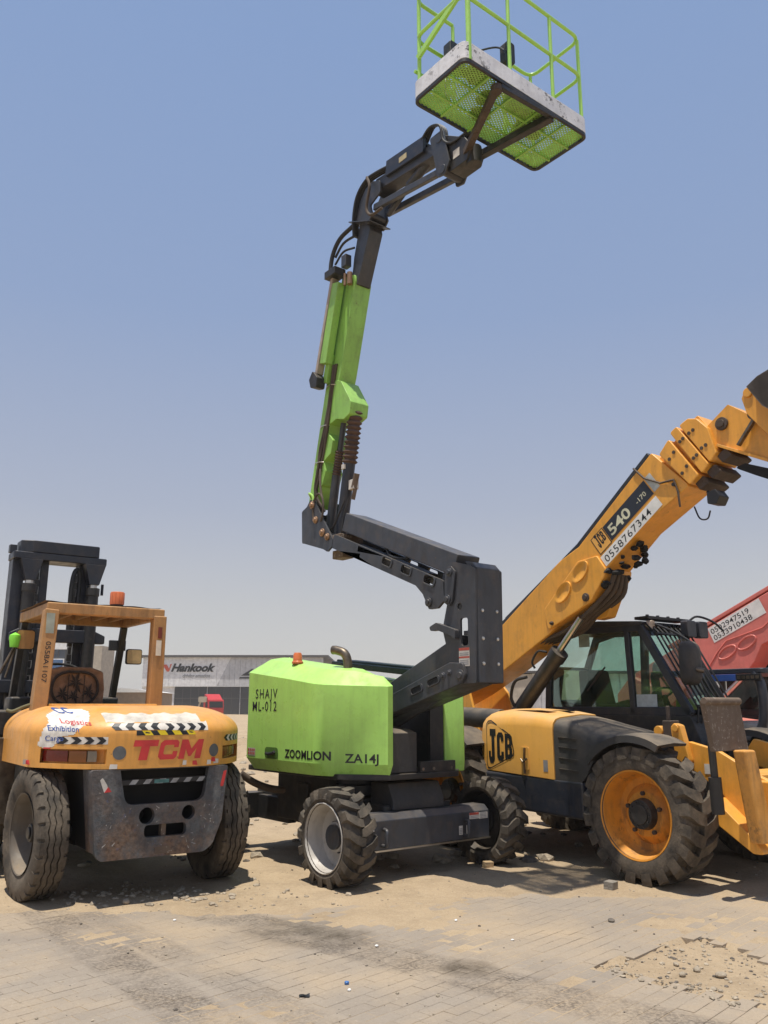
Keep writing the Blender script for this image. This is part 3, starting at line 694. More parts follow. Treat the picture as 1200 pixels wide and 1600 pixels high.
def seg_map(p, q, z):                               # lettering follows the hood's outer faces
    p, q = V((*p, z)), V((*q, z)); r = (q-p).normalized(); n = r.cross(V((0, 0, 1)))
    return lambda a, b, w: p + r*a + V((0, 0, b)) + n*(w+.0004)
f1 = seg_map((-.79, -.955), (.58, -.955), 0)
def hoodmap(u0, z0):
    A_, B_2, C_ = V((-.79, -.952)), V((.58, -.947)), V((1.16, -.502)); l1 = (B_2-A_).length
    def fn(a, b, w):
        u = u0+a
        Q = [V(q) for q in ((-.79, -.951), (.0, -.950), (.42, -.949), (.53, -.939), (.64, -.896), (.76, -.811), (1.16, -.501))]
        for i in range(6):
            l1 = (Q[i+1]-Q[i]).length
            if u <= l1 or i == 5: d = (Q[i+1]-Q[i]).normalized(); p = Q[i] + d*u; break
            u -= l1
        n = V((d.y, -d.x)); p = p + n*(w+.0012); return (p.x, p.y, z0+b)
    return fn
m = MB(); m.text('ZOOMLION', .083, hoodmap(.80, 1.085), .032, 0, 1.12, space=1.06); m.build('lettering', M['ink'], ho, flat=True, label='black lettering ZOOMLION')
m = MB(); m.text('ZA14J', .085, hoodmap(1.66, 1.065), .018, 0, 1.15); m.build('lettering', M['ink'], ho, flat=True, label='black lettering ZA14J')
m = MB(); m.text('SHAJV', .105, hoodmap(.16, 1.68), .006, 0, 1.0, space=1.25); m.text('ML-012', .105, hoodmap(.10, 1.548), .006, 0, 1.0, space=1.22); m.build('lettering', M['ink'], ho, flat=True, label='black stencilled lettering SHAJV ML-012')
def decal(m, fn, w, h, nx=4):
    m.grid(lambda a, b: fn(a, b, .001), [w*i/nx for i in range(nx+1)], [0, h])
m = MB(); decal(m, hoodmap(.03, 1.075), .16, .08); st = m.build('sticker', M['label_white'], ho)
m = MB()
for k in range(2):
    for j in range(4): fn = hoodmap(.03+j*.04, 1.085+k*.036); m.grid(lambda a, b: fn(a, b, .0025), [0, .03], [0, .026])
m.build('print', M['label_red'], st)
fn = hoodmap(.40, 1.06); m = MB(); rr = rrect(0, .27, 0, .115, .045, 4); m.add([fn(a, b, .004) for a, b in rr], [tuple(range(len(rr)))]); m.build('latch_recess', plain('recess_shade_green', (.07, .16, .02), .6), ho)  # flat patch without depth, recess shade put into its darker green
m = MB(); m.tube([V(fn(a, b, .02)) for a, b in ((.05, .05), (.1, .045), (.2, .06), (.22, .075))], .016, 8); m.build('latch', M['ink'], ho)
m = MB(); m.lathe([(0, .0), (.062, .0), (.062, .02), (.05, .03), (.046, .10), (.036, .118), (0, .12)], 'z', (-.12, -.74, 2.045), n=20); m.build('beacon', M['beacon'], ho)
m = MB(); m.tube(smooth([(.56, -.56, 1.93), (.56, -.56, 2.05), (.53, -.58, 2.13), (.44, -.61, 2.165), (.39, -.63, 2.17)], 6), .046, 16); m.lathe([(.085, 0), (.085, .012), (.05, .02)], 'z', (.56, -.56, 1.93), n=18); m.build('exhaust_pipe', M['exh'], ho)
h2 = MB()
A2 = [(-1.0, .44), (.93, .44), (.93, .72), (.70, .90), (-.8, .90), (-1.0, .6)]
def r2(ins, z0, z1): return [(x*(1-ins*.2), min(max(y, .44), .9-ins), z0+(z1-z0)*(x+1)/1.93) for x, y in A2]
h2.loft([r2(.05, .94, .93), r2(0, 1.05, 1.04), r2(0, 1.86, 1.70), r2(.16, 2.0, 1.79)]); h2 = h2.build('tank_hood', M['green'], P, .014, 3, ang=25)
m = MB(); m.bar((-.95, .40, 2.105), (.85, .40, 1.93), .26, .07); m.bar((-.95, .50, 2.15), (.85, .50, 1.975), .3, .03); m.build('hood_lid', paint('dark_green_lid', (.012, .035, .016), .4, .1, 0), P, .012)
m = MB(); m.box(-.9, .915, .405, .437, .96, 1.75); m.box(.885, .915, .25, .41, .96, 1.62); m.build('inner_panel', M['black'], P, .006)
m = MB(); m.prism([(.25, .96), (1.08, .96), (1.08, 1.34), (.98, 1.37), (.25, 1.45)], 'y', -.42, -.07); m.build('control_box', M['plastic'], P, .012)
m = MB(); m.box(1.06, 1.11, -.05, .42, .957, 1.06); m.build('front_sill', M['black'], P, .006)
m = MB(); [m.cyl((1.11, y, .99), (1.118, y, .99), .014, n=10) for y in (-.02, .12, .36)]; each(m, 'bolt', M['steel'], P)
# tower: lower arms, knuckle, upper arms
def chan(name, p, q, w, h, y0, y1, mat='slate', bev=.006):
    o = MB()
    for y in (y0, y1): o.bar((p[0], y, p[1]), (q[0], y, q[1]), w, h)
    return o
m = MB(); m.bar((-.62, 0, 1.16), (1.86, 0, 2.17), .34, .20); m.build('lower_arm', M['slate'], P, .01, label='upper beam of the lower arm pair')
m = MB(); m.prism(rpoly([(-.5, .98), (.55, 1.44), (1.9, 1.80), (1.97, 1.88), (1.93, 1.99), (1.75, 2.0), (.4, 1.56), (-.55, 1.15)], .04), 'y', -.23, .19); la = m.build('lower_arm', M['slate'], P, .008, label='lower beam of the lower arm pair')
def slotring(m, cx, cz, dx, dz, l, h, y, mats=None):
    d = V((dx, dz)).normalized(); n = V((-d.y, d.x)); pl = rpoly([tuple(V((cx, cz))+d*a*l/2+n*b*h/2) for a, b in ((-1,-1),(1,-1),(1,1),(-1,1))], h*.4)
    inn = [tuple(V((cx, cz)) + (V(p)-V((cx, cz)))*.78) for p in pl]
    m.prism(pl, 'y', y-.010, y+.002, holes=[inn]); return inn
m, k = MB(), MB()
for cx in (1.27, 1.52):
    inn = slotring(m, cx, 1.755+(cx-1.27)*.3, 1, .29, .2, .075, -.231); k.prism(inn, 'y', -.233, -.229)
each(m, 'slot_rim', M['slate'], la, .002); each(k, 'slot', M['near_black'], la)
m = MB(); m.tube([(-.35, 0, 1.05), (1.35, 0, 1.72)], .07, 16); m.tube([(.5, 0, 1.38), (1.72, 0, 1.86)], .042, 16); m.build('lift_cylinder', M['slate'], P)
KX0, KX1, KY0, KY1 = 1.70, 2.10, -.20, .155
prof = rpoly([(1.67, 1.86), (1.78, 1.80), (2.08, 1.805), (2.10, 2.86), (2.03, 2.90), (1.80, 2.96), (1.68, 2.96), (1.70, 2.55), (1.63, 2.32), (1.70, 2.1)], .025)
slot = rrect(1.885, 1.985, 2.15, 2.41, .03)
m = MB(); m.prism(prof, 'y', KY0, KY0+.022, holes=[slot, circ(1.88, 2.52, .035, 12)]); m.prism(prof, 'y', KY1-.022, KY1, holes=[slot]); kn = m.build('knuckle_plate', M['slate'], P, .003, label='slotted side plates of the knuckle')
m = MB(); m.box(2.075, 2.10, KY0+.024, KY1-.024, 1.81, 2.87); m.box(1.9, 2.075, KY0+.024, KY1-.024, 2.25, 2.29); m.build('end_plate', M['slate'], P, .003)
m = MB(); m.prism([(2.02, 2.87), (2.10, 2.87), (2.04, 2.93), (1.94, 2.95)], 'y', KY0+.02, KY1-.02); m.build('knuckle_cap', M['slate'], P, .004)
m = MB()
for y in (-.12, .07):
    for z in (1.98, 2.21, 2.47): m.lathe([(0, 0), (.018, 0), (.016, .008), (0, .012)], 'x', (2.10, y, z), n=10)
each(m, 'bolt', M['steel'], P)
m = MB(); m.box(1.86, 2.0, KY0-.003, KY0-.0005, 1.96, 2.13); st = m.build('sticker', M['label_white'], P, label='red and white warning sticker')
m = MB(); m.box(1.86, 2.0, KY0-.0045, KY0-.003, 2.105, 2.13); m.box(1.86, 2.0, KY0-.0045, KY0-.003, 2.035, 2.05); each(m, 'stripe', M['label_red'], st)
m = MB(); [m.box(1.87, 1.99, KY0-.0045, KY0-.003, z, z+.008) for z in (1.975, 1.993, 2.011, 2.06, 2.078)]; m.build('print', M['grey_ink'], st)
m = MB()
for (x, z, r) in ((1.90, 1.875, .055), (1.735, 2.60, .045), (1.77, 2.86, .04), (1.46, 2.60, .045), (1.66, 1.88, .035), (1.75, 1.905, .03)):
    m.lathe([(0, -.03), (r*.55, -.03), (r*.6, -.015), (r, -.012), (r, .0)], 'y', (x, KY0-.024, z), n=20)
each(m, 'pin', M['slate'], P, .003)
m = MB(); m.prism(rpoly([(1.79, 2.92), (1.85, 2.86), (1.80, 2.58), (1.75, 2.53), (1.69, 2.57), (1.70, 2.82), (1.73, 2.92)], .03), 'y', KY0-.024, KY0-.002); m.build('link_plate', M['slate'], P, .003)
m = MB(); m.prism(rpoly([(1.50, 2.35), (1.60, 2.385), (1.87, 2.30), (1.87, 2.20), (1.80, 2.25), (1.62, 2.31), (1.52, 2.31)], .02), 'y', KY0-.06, KY0-.002); m.build('transport_hook', M['slate'], P, .003)
m = MB(); m.bar((-.12, 0, 3.70), (1.78, 0, 2.935), .30, .22); m.build('upper_arm', M['slate'], P, .012, label='box beam on top of the upper arm pair')
m = MB(); m.tube(smooth([(.62, -.1, 3.28), (.75, -.13, 3.17), (.95, -.12, 3.12), (1.05, -.1, 3.13)], 5), .016, 8); m.build('hose_loop', M['hose'], P)
pl = rpoly([(-.22, 3.56), (1.66, 2.795), (1.68, 2.60), (1.58, 2.53), (1.45, 2.53), (1.36, 2.69), (1.25, 2.79), (-.12, 3.345), (-.26, 3.40)], .03)
hs = []
def prot(cx, cz, l, h): 
    d = V((.926, -.377)); n = V((.377, .926)); return rpoly([tuple(V((cx, cz))+d*a*l/2+n*b*h/2) for a, b in ((-1,-1),(1,-1),(1,1),(-1,1))], h*.35)
for cx in (.78, 1.10, 1.46): hs.append(prot(cx, 3.455-.407*(cx+.1), .17, .085))
m = MB(); m.prism(pl, 'y', -.215, -.185, holes=hs); m.prism(pl, 'y', .145, .175, holes=hs); ua = m.build('upper_arm', M['slate'], P, .004, label='slotted plates of the upper arm pair')
m = MB()
for cx in (.78, 1.10, 1.46): slotring(m, cx, 3.455-.407*(cx+.1), .926, -.377, .20, .11, -.2155)
each(m, 'slot_rim', M['slate'], ua, .002)
m = MB(); m.bar((-.1, -.02, 3.44), (1.2, -.02, 2.92), .30, .05); m.bar((-.1, .0, 3.36), (1.2, .0, 2.85), .06, .06); m.build('arm_web', M['black'], P, .004)
m = MB(); m.bar((1.62, -.02, 2.88), (1.55, -.02, 2.66), .22, .09, (1, 0, 0)); m.build('stop_block', M['slate'], P, .006)
# elbow
pe = rpoly([(-.92, 3.56), (-.45, 3.415), (-.36, 3.37), (-.27, 3.42), (-.25, 3.50), (-.50, 3.82), (-.66, 4.06), (-.75, 4.08), (-.83, 4.0), (-.94, 3.96)], .03)
m = MB()
for y in (-.20, .155): m.prism(pe, 'y', y-.012, y+.012)
m.prism(rrect(-.945, -.92, 3.56, 3.96, .004), 'y', -.19, -.12); m.prism(rrect(-.945, -.92, 3.56, 3.66, .004), 'y', -.12, .14); m.prism(rrect(-.945, -.92, 3.88, 3.96, .004), 'y', -.12, .14); m.build('elbow_bracket', M['slate'], P, .004)
m = MB()
for (x, z, r) in ((-.70, 4.0, .05), (-.62, 3.80, .045), (-.47, 3.62, .05), (-.36, 3.55, .045)): m.lathe([(0, -.035), (r*.5, -.035), (r*.6, -.02), (r, -.012), (r, .0)], 'y', (x, -.213, z), n=16)
each(m, 'pin', M['copper'], P, .003)
m = MB(); m.cyl((-.34, -.19, 3.49), (-.34, .16, 3.49), .06); m.box(-.28, -.12, -.20, .14, 3.44, 3.56); m.box(-.42, -.2, -.1, .06, 3.30, 3.40); m.build('elbow_block', M['rust'], P, .01)
# main boom
BB = lambda z: -.945 + (z-4.08)*.2468       # back edge of the boom at height z
bp = [(-.93, 4.05), (-.82, 4.0), (-.67, 4.2), (-.50, 4.9), (-.26, 5.62), (.035, 6.74), (.02, 6.83), (-.25, 6.90)]
m = MB(); m.prism(rpoly(bp, .01, 1), 'y', -.125, .125); mb0 = m.build('main_boom', M['green_worn'], P, .008)
m = MB(); m.prism(rpoly([(-.36, 5.55), (-.235, 5.50), (-.02, 5.17), (-.045, 5.02), (-.17, 4.985), (-.33, 5.03), (-.50, 4.99), (-.54, 5.02)], .03), 'y', -.135, .135); m.build('cylinder_bracket', M['green_worn'], mb0, .006)
m = MB(); m.prism(rpoly([(-.55, 4.95), (-.40, 4.78), (-.44, 4.62), (-.6, 4.55), (-.66, 4.6)], .03), 'y', -.13, .13); m.prism(rpoly([(-.6, 4.6), (-.55, 4.42), (-.62, 4.25), (-.7, 4.25)], .03), 'y', -.128, .128); each(m, 'gusset', M['green_worn'], mb0, .005)
m = MB(); m.bar((BB(5.80)+.05, -.205, 5.78), (BB(6.80)+.06, -.205, 6.78), .10, .14, (1, 0, 0)); m.bar((BB(5.55)+.06, -.16, 5.55), (BB(5.9)+.07, -.16, 5.9), .06, .09, (1, 0, 0)); m.build('cable_cover', M['green_worn'], P, .006)
m = MB(); m.bar((BB(5.66)-.05, -.215, 5.68), (BB(6.9)-.02, -.215, 6.92), .10, .05, (1, 0, 0)); m.build('cable_tray', plain('tray_beige', (.36, .30, .25), .7), P, .005)
m = MB(); m.prism(rpoly([(BB(5.6)-.14, 5.62), (BB(5.6)-.10, 5.50), (BB(5.6)+.03, 5.47), (BB(5.6)+.05, 5.60), (BB(5.6)-.06, 5.72)], .03), 'y', -.30, -.17); m.box(BB(6.95)-.13, BB(6.95)+.10, -.32, -.15, 6.86, 6.96); m.build('tray_bracket', M['black'], P, .006)
m = MB(); m.cyl((-.02, -.17, 6.86), (-.02, -.17, 6.70), .035); m.cyl((-.08, -.2, 6.86), (-.08, -.2, 6.70), .02); each(m, 'roller', M['copper'], P)
# hoses down the boom
for i, (dx, y) in enumerate(((.155, -.14), (.185, -.15), (.215, -.14))):
    pts = [(BB(z)+dx+.015*sin(z*5+i), y-.008*sin(z*7+i*2), z) for z in (5.75, 5.4, 5.0, 4.7, 4.4, 4.15)] + [(-.66+.03*i, -.1, 3.92)]
    m = MB(); m.tube(smooth(pts, 4), .018, 8); m.build('hose', M['hose_brown'], P)
m = MB()
for z in (5.5, 5.0, 4.55): m.tube([(BB(z)+.05, -.13, z), (BB(z)+.10, -.165, z+.005), (BB(z)+.20, -.165, z-.005), (BB(z)+.24, -.13, z-.01)], .007, 6)
each(m, 'hose_clip', M['steel'], P)
m = MB(); m.tube([(-.57+.115*cos(a), -.215, 3.93+.19*sin(a)) for a in [RD(k*24-60) for k in range(13)]], .014, 8); m.tube(smooth([(-.62, -.16, 4.45), (-.55, -.2, 4.2), (-.47, -.21, 4.0)], 5), .014, 8); m.build('hose_loop', M['hose_brown'], P)
m = MB(); m.tube(smooth([(-.86, -.13, 4.14), (-.8, -.2, 4.17), (-.72, -.2, 4.12), (-.7, -.2, 4.03)], 4), .014, 8); m.build('grab_loop', M['green'], P)
# boom lift cylinders with bellows
def bellows(m, p, q, r, n, amp):
    p, q = V(p), V(q); pts, rs = [], []
    for k in range(2*n+1): pts.append(p.lerp(q, k/(2*n))); rs.append(r*(1+amp) if k % 2 else r*(1-amp*.55))
    m.tube(pts, rs, 16)
top_, bot_ = V((-.105, .0, 5.10)), V((-.39, .0, 3.56)); d_ = bot_-top_
m = MB(); bellows(m, top_, top_+d_*.42, .078, 11, .26); m.build('bellows', M['bellows'], P, ang=20)
m = MB(); m.cyl(top_+d_*.40, bot_, .072); cy = m.build('boom_cylinder', M['navy'], P)
m = MB(); m.box(-.2, -.10, -.03, .05, 4.12, 4.24); m.box(-.27, -.21, -.09, -.05, 4.38, 4.44); m.build('valve_block', M['label_white'], cy, .005)
m = MB(); m.cyl((-.13, .0, 4.14), (-.07, .0, 4.30), .035); m.cyl((-.16, .01, 4.0), (-.11, .01, 4.14), .025); m.build('valve', M['rust'], cy)
m = MB(); bellows(m, (-.40, -.02, 4.66), (-.47, -.02, 4.36), .05, 9, .2); m.build('bellows', M['bellows'], P, ang=20)
m = MB(); m.cyl((-.47, -.02, 4.36), (-.60, -.02, 3.66), .055); m.cyl((-.33, -.02, 5.0), (-.40, -.02, 4.66), .035); m.build('levelling_cylinder', M['slate'], P)
m = MB(); m.tube(smooth([(-.18, -.10, 3.98), (-.24, -.12, 3.85), (-.33, -.13, 3.72), (-.45, -.14, 3.62)], 5), .012, 8); m.tube(smooth([(-.1, -.09, 4.0), (-.17, -.11, 3.8), (-.2, -.12, 3.6), (-.28, -.1, 3.5)], 5), .010, 8); m.build('hose', M['hose'], P)
# telescopic tip
ip = [(-.09, 6.70), (.05, 6.70), (.30, 7.33), (.27, 7.50), (.10, 7.56), (-.03, 7.1)]
m = MB(); m.prism(rpoly(ip, .012), 'y', -.10, .10); ti = m.build('boom_tip', M['slate'], P, .006)
m = MB()
for x, z in ((.175, 7.11), (.125, 6.97)):
    d = V((.36, .93)); cc = V((x+.005, 0, z)); nn = V((.93, 0, -.368)).normalized()
    m.cyl(cc+V((0, .02, 0))-nn*.02+nn*.012, cc+V((0, .02, 0))+nn*.016, .040, n=20)
each(m, 'hole', M['near_black'], ti)
m = MB(); m.bar((-.03, -.03, 7.56), (.42, -.03, 7.36), .32, .012); m.build('tip_flange', M['slate'], P)
m = MB(); m.tube(smooth([(.02, -.15, 7.50), (-.2, -.2, 7.40), (-.33, -.22, 7.22), (-.36, -.23, 7.0), (-.33, -.22, 6.9)], 5), .028, 10); m.tube(smooth([(.05, -.13, 7.36), (-.15, -.18, 7.32), (-.3, -.2, 7.18)], 5), .016, 8); m.tube(smooth([(.02, -.13, 7.2), (-.15, -.18, 7.2), (-.3, -.2, 7.08)], 5), .014, 8); m.build('hose', M['hose'], P)
m = MB(); m.box(-.17, -.07, -.2, -.11, 6.98, 7.14); m.box(-.15, .0, -.19, -.15, 6.84, 6.86); each(m, 'limit_switch', M['slate'], P, .006)
# jib
jb = rpoly([(.06, 7.55), (.30, 7.38), (.40, 7.48), (.36, 7.62), (.56, 7.70), (.55, 7.86), (.40, 7.93), (.26, 7.90), (.15, 7.78)], .03)
m = MB()
for y in (-.13, .11): m.prism(jb, 'y', y-.012, y+.012)
m.cyl((.40, -.14, 7.83), (.40, .12, 7.83), .05); m.cyl((.33, -.14, 7.5), (.33, .12, 7.5), .05); m.build('jib_bracket', M['slate'], P, .004)
m = MB(); m.bar((.40, 0, 7.885), (1.62, 0, 7.755), .19, .17); jib = m.build('jib', M['slate'], P, .01)
m = MB(); m.bar((.66, -.115, 7.965), (1.36, -.115, 7.90), .04, .20); m.bar((.66, -.02, 7.99), (1.36, -.02, 7.92), .2, .03); m.build('jib_cover', M['navy'], jib, .005)
m = MB(); m.box(.92, 1.06, -.139, -.136, 7.89, 7.96); m.build('sticker', plain('sticker_tan', (.45, .38, .22), .6), jib)
for y in (-.10, .10): m = MB(); m.bar((.40, y, 7.575), (1.66, y, 7.395), .055, .08); m.build('levelling_link', M['slate'], P, .008)
m = MB(); m.cyl((.55, 0, 7.45), (1.0, 0, 7.66), .035); m.cyl((.95, 0, 7.63), (1.42, 0, 7.80), .055); m.build('jib_cylinder', M['slate'], P)
m = MB()
for y in (-.15, .13): m.prism(rpoly([(1.50, 7.86), (1.72, 7.86), (1.82, 7.40), (1.74, 7.28), (1.62, 7.30), (1.58, 7.5)], .03), 'y', y-.012, y+.012)
m.cyl((1.70, -.17, 7.36), (1.70, .15, 7.36), .055); m.cyl((1.66, -.17, 7.77), (1.66, .15, 7.77), .05); m.build('jib_head', M['slate'], P, .004)
for i in range(4):
    m = MB(); m.tube(smooth([(1.30, -.12+.03*i, 7.97), (1.5, -.16+.03*i, 8.01+.02*i), (1.68, -.17+.03*i, 7.92), (1.72, -.16+.03*i, 7.72), (1.85, -.14+.03*i, 7.62), (2.1, -.1+.03*i, 7.66)], 5), .014, 7); m.build('hose', M['hose'], P)
for i in range(3):
    m = MB(); m.tube(smooth([(.02, -.14+.03*i, 7.35), (.05, -.17+.03*i, 7.6), (.12, -.17+.03*i, 7.85), (.27, -.15+.03*i, 8.0), (.45, -.13+.03*i, 8.02), (.7, -.10+.03*i, 8.0)], 5), .020, 8); m.build('hose', M['hose'], P)
m = MB(); m.tube(smooth([(.34, -.18, 8.0), (.42, -.2, 7.82), (.36, -.2, 7.55), (.45, -.19, 7.42), (.62, -.16, 7.44)], 5), .018, 8); m.build('hose_loop', M['hose_brown'], P)
# platform mount
m = MB(); m.prism(rpoly([(1.66, 7.84), (2.02, 7.60), (2.12, 7.44), (2.05, 7.30), (1.78, 7.30), (1.70, 7.5)], .03), 'y', -.12, .10); m.cyl((2.06, -.02, 7.27), (2.06, -.02, 7.48), .085, n=24); rot = m.build('platform_rotator', M['black'], P, .008)
m = MB(); m.box(1.84, 1.94, -.1235, -.1205, 7.42, 7.52); m.build('sticker', M['label_white'], rot)
m = MB(); m.bar((1.95, -.06, 7.42), (2.87, -.50, 7.45), .07, .07); m.cyl((2.87, -.50, 7.40), (2.87, -.50, 7.47), .055, n=16); m.build('support_arm', M['rust_dark'], P, .006); m = MB(); m.bar((1.98, .04, 7.41), (2.93, .24, 7.45), .08, .075); m.build('support_arm', M['black'], P, .006); m = MB(); m.bar((2.90, -.48, 7.455), (2.93, .26, 7.455), .05, .05); m.build('support_bar', M['black'], P, .006)
# platform basket
BX0, BX1, BY0, BY1, BZ = 2.17, 2.93, -.98, .83, 7.50
bk = MB(); rr_ = rrect(BX0, BX1, BY0, BY1, .09, 5); inn = rrect(BX0+.026, BX1-.026, BY0+.026, BY1-.026, .07, 5)
bk.prism(rr_, 'z', BZ-.018, BZ+.022, holes=[inn]); bk = bk.build('platform', M['black'], P, .003)
m = MB(); th = MB()
n_ = len(rr_); o_ = [(x, y) for x, y in rr_]; ii = rrect(BX0+.012, BX1-.012, BY0+.012, BY1-.012, .08, 5)
m.prism(o_, 'z', BZ+.024, BZ+.205, holes=[ii]); m.build('toe_board', M['alu'], bk, .002)
m = MB(); i2 = rrect(BX0+.0125, BX1-.0125, BY0+.0125, BY1-.0125, .08, 5); i3 = rrect(BX0+.016, BX1-.016, BY0+.016, BY1-.016, .078, 5); m.prism(i2, 'z', BZ+.024, BZ+.20, holes=[i3]); m.build('toe_board_lining', M['green_worn'], bk)
m = MB()
for cx_, cy_, ra, rb, sd_ in ((2.80, -.72, .10, .16, 1), (2.66, -.42, .12, .10, 2), (2.45, -.30, .10, .13, 3), (2.78, .18, .06, .1, 4)):
    pl = [(cx_+ra*cos(a)*(1+.4*mn.noise(V((cos(a)*2, sin(a)*2, sd_)))), cy_+rb*sin(a)*(1+.4*mn.noise(V((cos(a)*2+5, sin(a)*2, sd_))))) for a in [2*pi*k/18 for k in range(18)]]
    m.prism(pl, 'z', BZ+.013, BZ+.018)
each(m, 'dirt_cake', plain('floor_dirt', (.11, .075, .05), .95, var=.4), bk)
m = MB(); xa, xb, ya, yb = BX0+.03, BX1-.03, BY0+.03, BY1-.03; t_ = .030
k = xa-(yb-ya)
def clipline(c, sg):                                   # y = sg*x + c inside the rectangle
    pts = []
    for x in (xa, xb):
        y = sg*x+c
        if ya <= y <= yb: pts.append((x, y))
    for y in (ya, yb):
        x = (y-c)/sg
        if xa < x < xb: pts.append((x, y))
    return pts[:2] if len(pts) >= 2 else None
for sg in (1.7, -1.7):
    cs = ya-sg*xa-4
    c = -10.0
    while c < 10:
        q = clipline(c, sg)
        if q: m.bar((*q[0], BZ+.008+(.002 if sg > 0 else 0)), (*q[1], BZ+.008+(.002 if sg > 0 else 0)), .0120, .004)
        c += .052
m.build('floor_mesh', M['green_worn'], bk, kind='stuff', flat=True)
m = MB()
for x in (BX0+.24, BX0+.5): m.box(x-.010, x+.010, ya, yb, BZ-.02, BZ+.004)
for y in (-.62, -.25, .12, .48): m.box(xa, xb, y-.010, y+.010, BZ-.018, BZ+.003)
m.build('floor_joist', M['green_worn'], bk, .003)
gr_ = .0195
def rail(z, pts, r=gr_, name='rail'): m = MB(); m.tube(smooth(pts, 5) if False else pts, r, 10); return m.build(name, M['green'], bk)
def cornered(pts, r=.10, n=5, closed=False):
    out = []; L = len(pts)
    for i, p in enumerate(pts):
        p = V(p)
        if not closed and i in (0, L-1): out.append(p); continue
        a, b = V(pts[i-1])-p, V(pts[(i+1) % L])-p; t0 = min(r, a.length*.45, b.length*.45); a.normalize(); b.normalize()
        for k in range(n+1):
            u = k/n; out.append((1-u)**2*(p+a*t0) + 2*u*(1-u)*p + u*u*(p+b*t0))
    return out
gx0, gx1, gy0, gy1 = BX0+.02, BX1-.02, BY0+.02, BY1-.02
for z in (8.72, 8.24):
    m = MB(); m.tube(cornered([(gx0, -.42, z), (gx0, gy0, z), (gx1, gy0, z), (gx1, gy1, z), (gx0, gy1, z), (gx0, .35, z)], .13, 6), gr_, 10); m.build('guard_rail', M['green'], bk)
m = MB(); m.tube(cornered([(gx0, .35, 8.72), (gx0, .35, 7.95), (gx0, .42, 7.9), (gx0, gy1, 7.9), (gx0, gy1, 7.66)], .1), gr_, 10); m.tube(cornered([(gx0, .35, 7.95), (gx0, .30, 7.62), (gx0, gy1-.1, 7.62)], .1), .016, 10); m.build('gate_rail', M['green'], bk)
for (x, y) in ((gx1, gy0+.06), (gx1, -.34), (gx1, .30), (gx1-.02, gy1-.03), (gx0+.02, gy1-.03), (gx0, gy0+.06), (gx0+.05, gy0+.02), (gx0, -.42), (gx0, .35)):
    m = MB(); m.tube([(x, y, BZ+.02), (x, y, 8.70)], gr_ if (x, y) != (gx1, gy0+.06) else .026, 10); m.build('post', M['green'], bk)
m = MB(); m.bar((gx0+.05, gy0, 7.98), (gx1-.02, gy0, 8.28), .03, .06); m.tube([(gx0, gy0, 7.86), (gx0, -.42, 7.86)], .018, 8); m.build('brace', M['green'], bk)
m = MB(); m.prism(rrect(-.70, -.48, 7.7, 8.0, .03), 'x', gx0-.02, gx0+.01); m.build('control_bracket', M['green'], bk, .004)
m = MB(); m.prism(rrect(-.62, -.40, 8.02, 8.32, .03), 'x', 2.25, 2.36); m.build('control_box', M['black'], bk, .01)
m = MB(); m.prism(rrect(-.33, -.22, 7.86, 8.10, .03), 'x', gx1-.14, gx1-.03); m.build('lamp_box', M['black'], bk, .01)
m = MB(); m.tube(smooth([(2.3, -.5, 8.2), (2.55, -.45, 8.12), (2.75, -.36, 8.08), (2.86, -.34, 7.95), (2.87, -.33, 7.8)], 5), .010, 7); m.tube(smooth([(2.28, -.5, 8.05), (2.26, -.6, 7.9), (2.28, -.62, 7.66)], 5), .010, 7); m.build('control_cable', M['navy'], bk)
# things lying on the platform
o = MB(); o.loft([[(2.70+.10*cos(a)*s, .0+.24*sin(a)*s + .06*cos(3*a), z) for a in [2*pi*k/14 for k in range(14)]] for z, s in ((7.53, .7), (7.58, 1), (7.66, .95), (7.72, .6), (7.735, .2))])
o = o.build('sack', M['sack'], label='cream cloth sack lying on the raised platform', cat='sack', loc=LO, rot=(0, 0, LY))
o = MB(); o.bar((2.50, .13, 7.545), (2.62, .44, 7.545), .22, .03); o = o.build('wooden_board', M['wood'], label='red brown board lying on the raised platform floor', cat='board', loc=LO, rot=(0, 0, LY), bevel=.003)
# ---------------------------------------------------------------- yellow telescopic handler
JO, JY = (2.48, 9.97, 0), RD(-54.3)
jc = empty('telehandler', JO, JY, 'yellow telescopic handler with black cab and boom raised to the right', 'telehandler')
P = jc
# wheels
wm = MB()
wm.lathe([(.385, -.19), (.40, -.195), (.405, -.18), (.385, -.165), (.365, -.10), (.355, -.02), (.33, .02), (.27, .025), (.25, .0), (.20, -.045), (.0, -.045)], n=48)
wm.lathe([(.385, .19), (.37, .1), (.355, .0), (.33, .021)], n=48)
jw = wm.build('wheel', M['rim_y'], P, loc=(1.39, -1.0, .615), ang=30)
bar_tyre(.62, .42, .388, 20, .058, .112).build('tyre', M['rubber_dusty'], jw, ang=30)
m = MB(); m.cyl((0, -.12, 0), (0, -.04, 0), .13, .145, n=28); m.cyl((0, -.135, 0), (0, -.12, 0), .09, n=24); bolts(m, .105, 10, -.130, -.118, .013); m.build('hub', M['black'], jw, .004)
m = MB(); bolts(m, .185, 5, -.075, -.04, .02, .3); each(m, 'wheel_nut', M['rust_dark'], jw)
for (x, y, ph) in ((1.39, 1.0, .4), (-1.39, -1.0, 1.1), (-1.39, 1.0, 2.0)):
    c = copy_tree(jw, P); c.location = (x, y, .615); c.rotation_euler = (0, ph, pi if y > 0 else 0)
